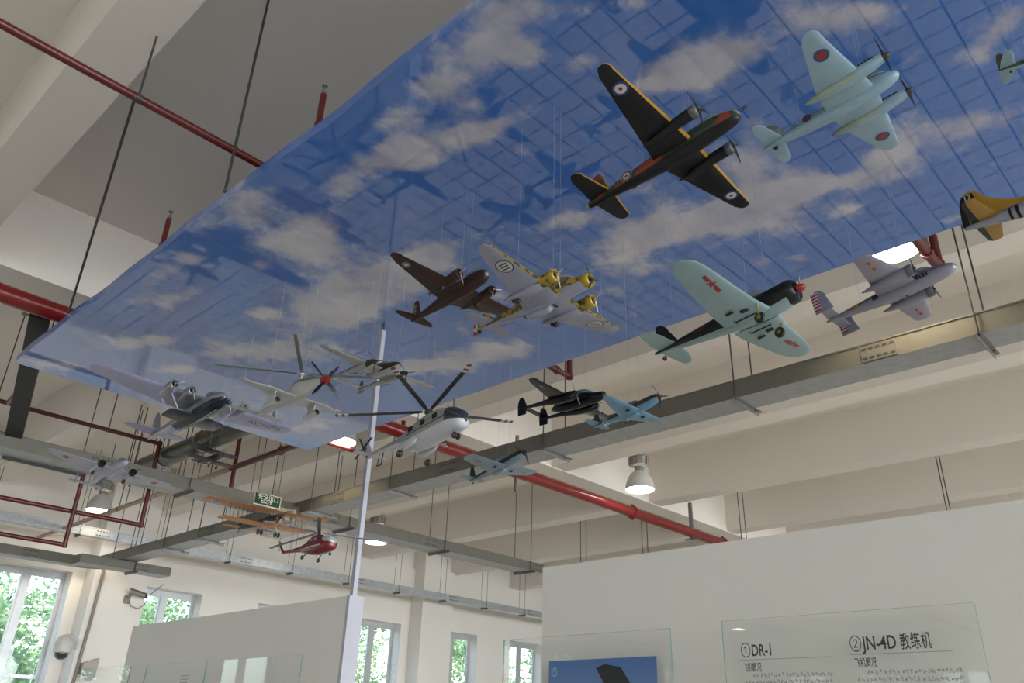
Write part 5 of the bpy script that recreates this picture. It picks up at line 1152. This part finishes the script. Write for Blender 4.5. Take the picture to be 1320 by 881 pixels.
h_ = P(MB().lathe((.4, 0, 1.3), (0, 0, 1), [(0, .2), (.4, .16), (.45, .34), (.6, .34), (.7, .15)], 16), 'rotor_hub', M_dark, t)
blades(h_, (.4, 0, 1.85), 11.0, (-126, 97, -21, 190), .55, paint('blade_lavender', (.24, .24, .32)), None, .5, yaw=HY)

# ---- biplanes
def biplane(name, label, D, wm, bm, em, s_up, s_lo, lines, bays=(2.6, 5.4), wheels=4):
    t = aircraft(name, label, 'model aircraft', D['pos'], D['ypr'], D['s'], D.get('far', 1), lines=lines)
    n, tl = D['nose'], D['tail']
    P(body([(n, .3, -.35, .35), (n - .5, .46, -.5, .5), (.5, .5, -.55, .55), (-1.5, .42, -.4, .5), (tl + 1.5, .2, -.1, .35), (tl, .05, .05, .2)], 16, pw=2.8), 'fuselage', bm, t)
    prop(t, (n + .15, 0, 0), 1.25, 2, D.get('ph', .6), D.get('pm', PROPM), .16, .2)
    P(MB().lathe((n - .4, 0, 0), (1, 0, 0), [(0, .5), (.4, .52), (.46, .4), (.4, .3)], 18), 'cowling', em, t)
    for s in (-1, 1):
        P(wing(stations((.0, 1.2, -1.2, 1.3, .10), (s_up, 1.05, -1.15, 1.45, .06), .05), s), 'upper_wing', wm, t)
        P(wing(stations((.35, 1.0, -1.25, -.55, .10), (s_lo, .9, -1.15, -.42, .06), .05), s), 'lower_wing', wm, t)
        for y in bays:
            if y > s_lo: continue
            k = MB()
            for x in (.45, -.55): k.tube((x, s * y, -.5), (x, s * y, 1.36), .035, 6)
            k.tube((.45, s * y, -.5), (.45, s * (y + (bays[1] - bays[0]) * .8 if y < bays[-1] else y * .5), 1.3), .012, 5)
            P(k, 'wing_strut', em, t)
        k = MB()
        for x in (.45, -.55): k.tube((x, s * .4, .4), (x, s * .55, 1.28), .035, 6)
        P(k, 'cabane_strut', em, t)
        P(wing(stations((.05, tl + 1.3, tl + .1, .22, .06), (D['ts'], tl + 1.0, tl + .2, .22, .03), .3), s), 'tailplane', wm, t)
        for yy in ((1.0, 1.5) if wheels == 4 else (.8,)):
            wheel(t, (.5, s * .9, -.55), (.6, s * yy, -1.65), .34, .12)
    P(wing(stations((.2, tl + 1.2, tl + .0, 0, .05), (1.3, tl + .8, tl + .0, 0, .03), .5), vert=True), 'tail_fin', D.get('finm', bm), t)
    P(MB().tube((tl + .6, 0, .05), (tl + .2, 0, -.5), .05, 6), 'tail_skid', em, t)
    return t
OR = paint('biplane_orange', (.92, .33, .03), .5); DGR = paint('biplane_green', (.015, .05, .035), .45)
t = biplane('biplane_model', 'orange winged biplane model with dark green body under the exit sign', dict(pos=(3.888, 6.827, 1.75), ypr=(-89, 1.1, 1.8), s=(.0724, .0719), nose=3.0, tail=-7.1, ts=2.6, ph=.9), OR, DGR, M_dark, 9.0, 6.6, ((0, -3), (0, 3)), (2.2, 3.9, 5.6))
P(rings((-.05, -7.4, 1.33), (0, 0, -1), [(.62, 0), (.44, 1), (.2, 2)]), 'roundel', [WHT, BLU, RED], t); P(rings((-.05, 7.4, 1.33), (0, 0, -1), [(.62, 0), (.44, 1), (.2, 2)]), 'roundel', [WHT, BLU, RED], t)
P(body([(3.05, .3, -.58, -.1), (1.5, .47, -.68, -.1), (-1.2, .42, -.62, -.1)], 12, pw=2.8), 'belly_panel', OR, t)
DK = paint('biplane_dark', (.022, .026, .022), .5)
biplane('biplane_model', 'tiny dark biplane model hanging under the round duct', dict(pos=(3.473, 7.319, 2.35), ypr=(-83.5, 1.9, -.2), s=(.0543, .0512), nose=2.4, tail=-4.4, ts=1.8, ph=1.4, far=.92, pm=paint('prop_grey', (.2, .2, .2))), DK, DK, DK, 5.0, 4.4, ((0, -1), (0, 1)), (2.0, 3.6), 2)
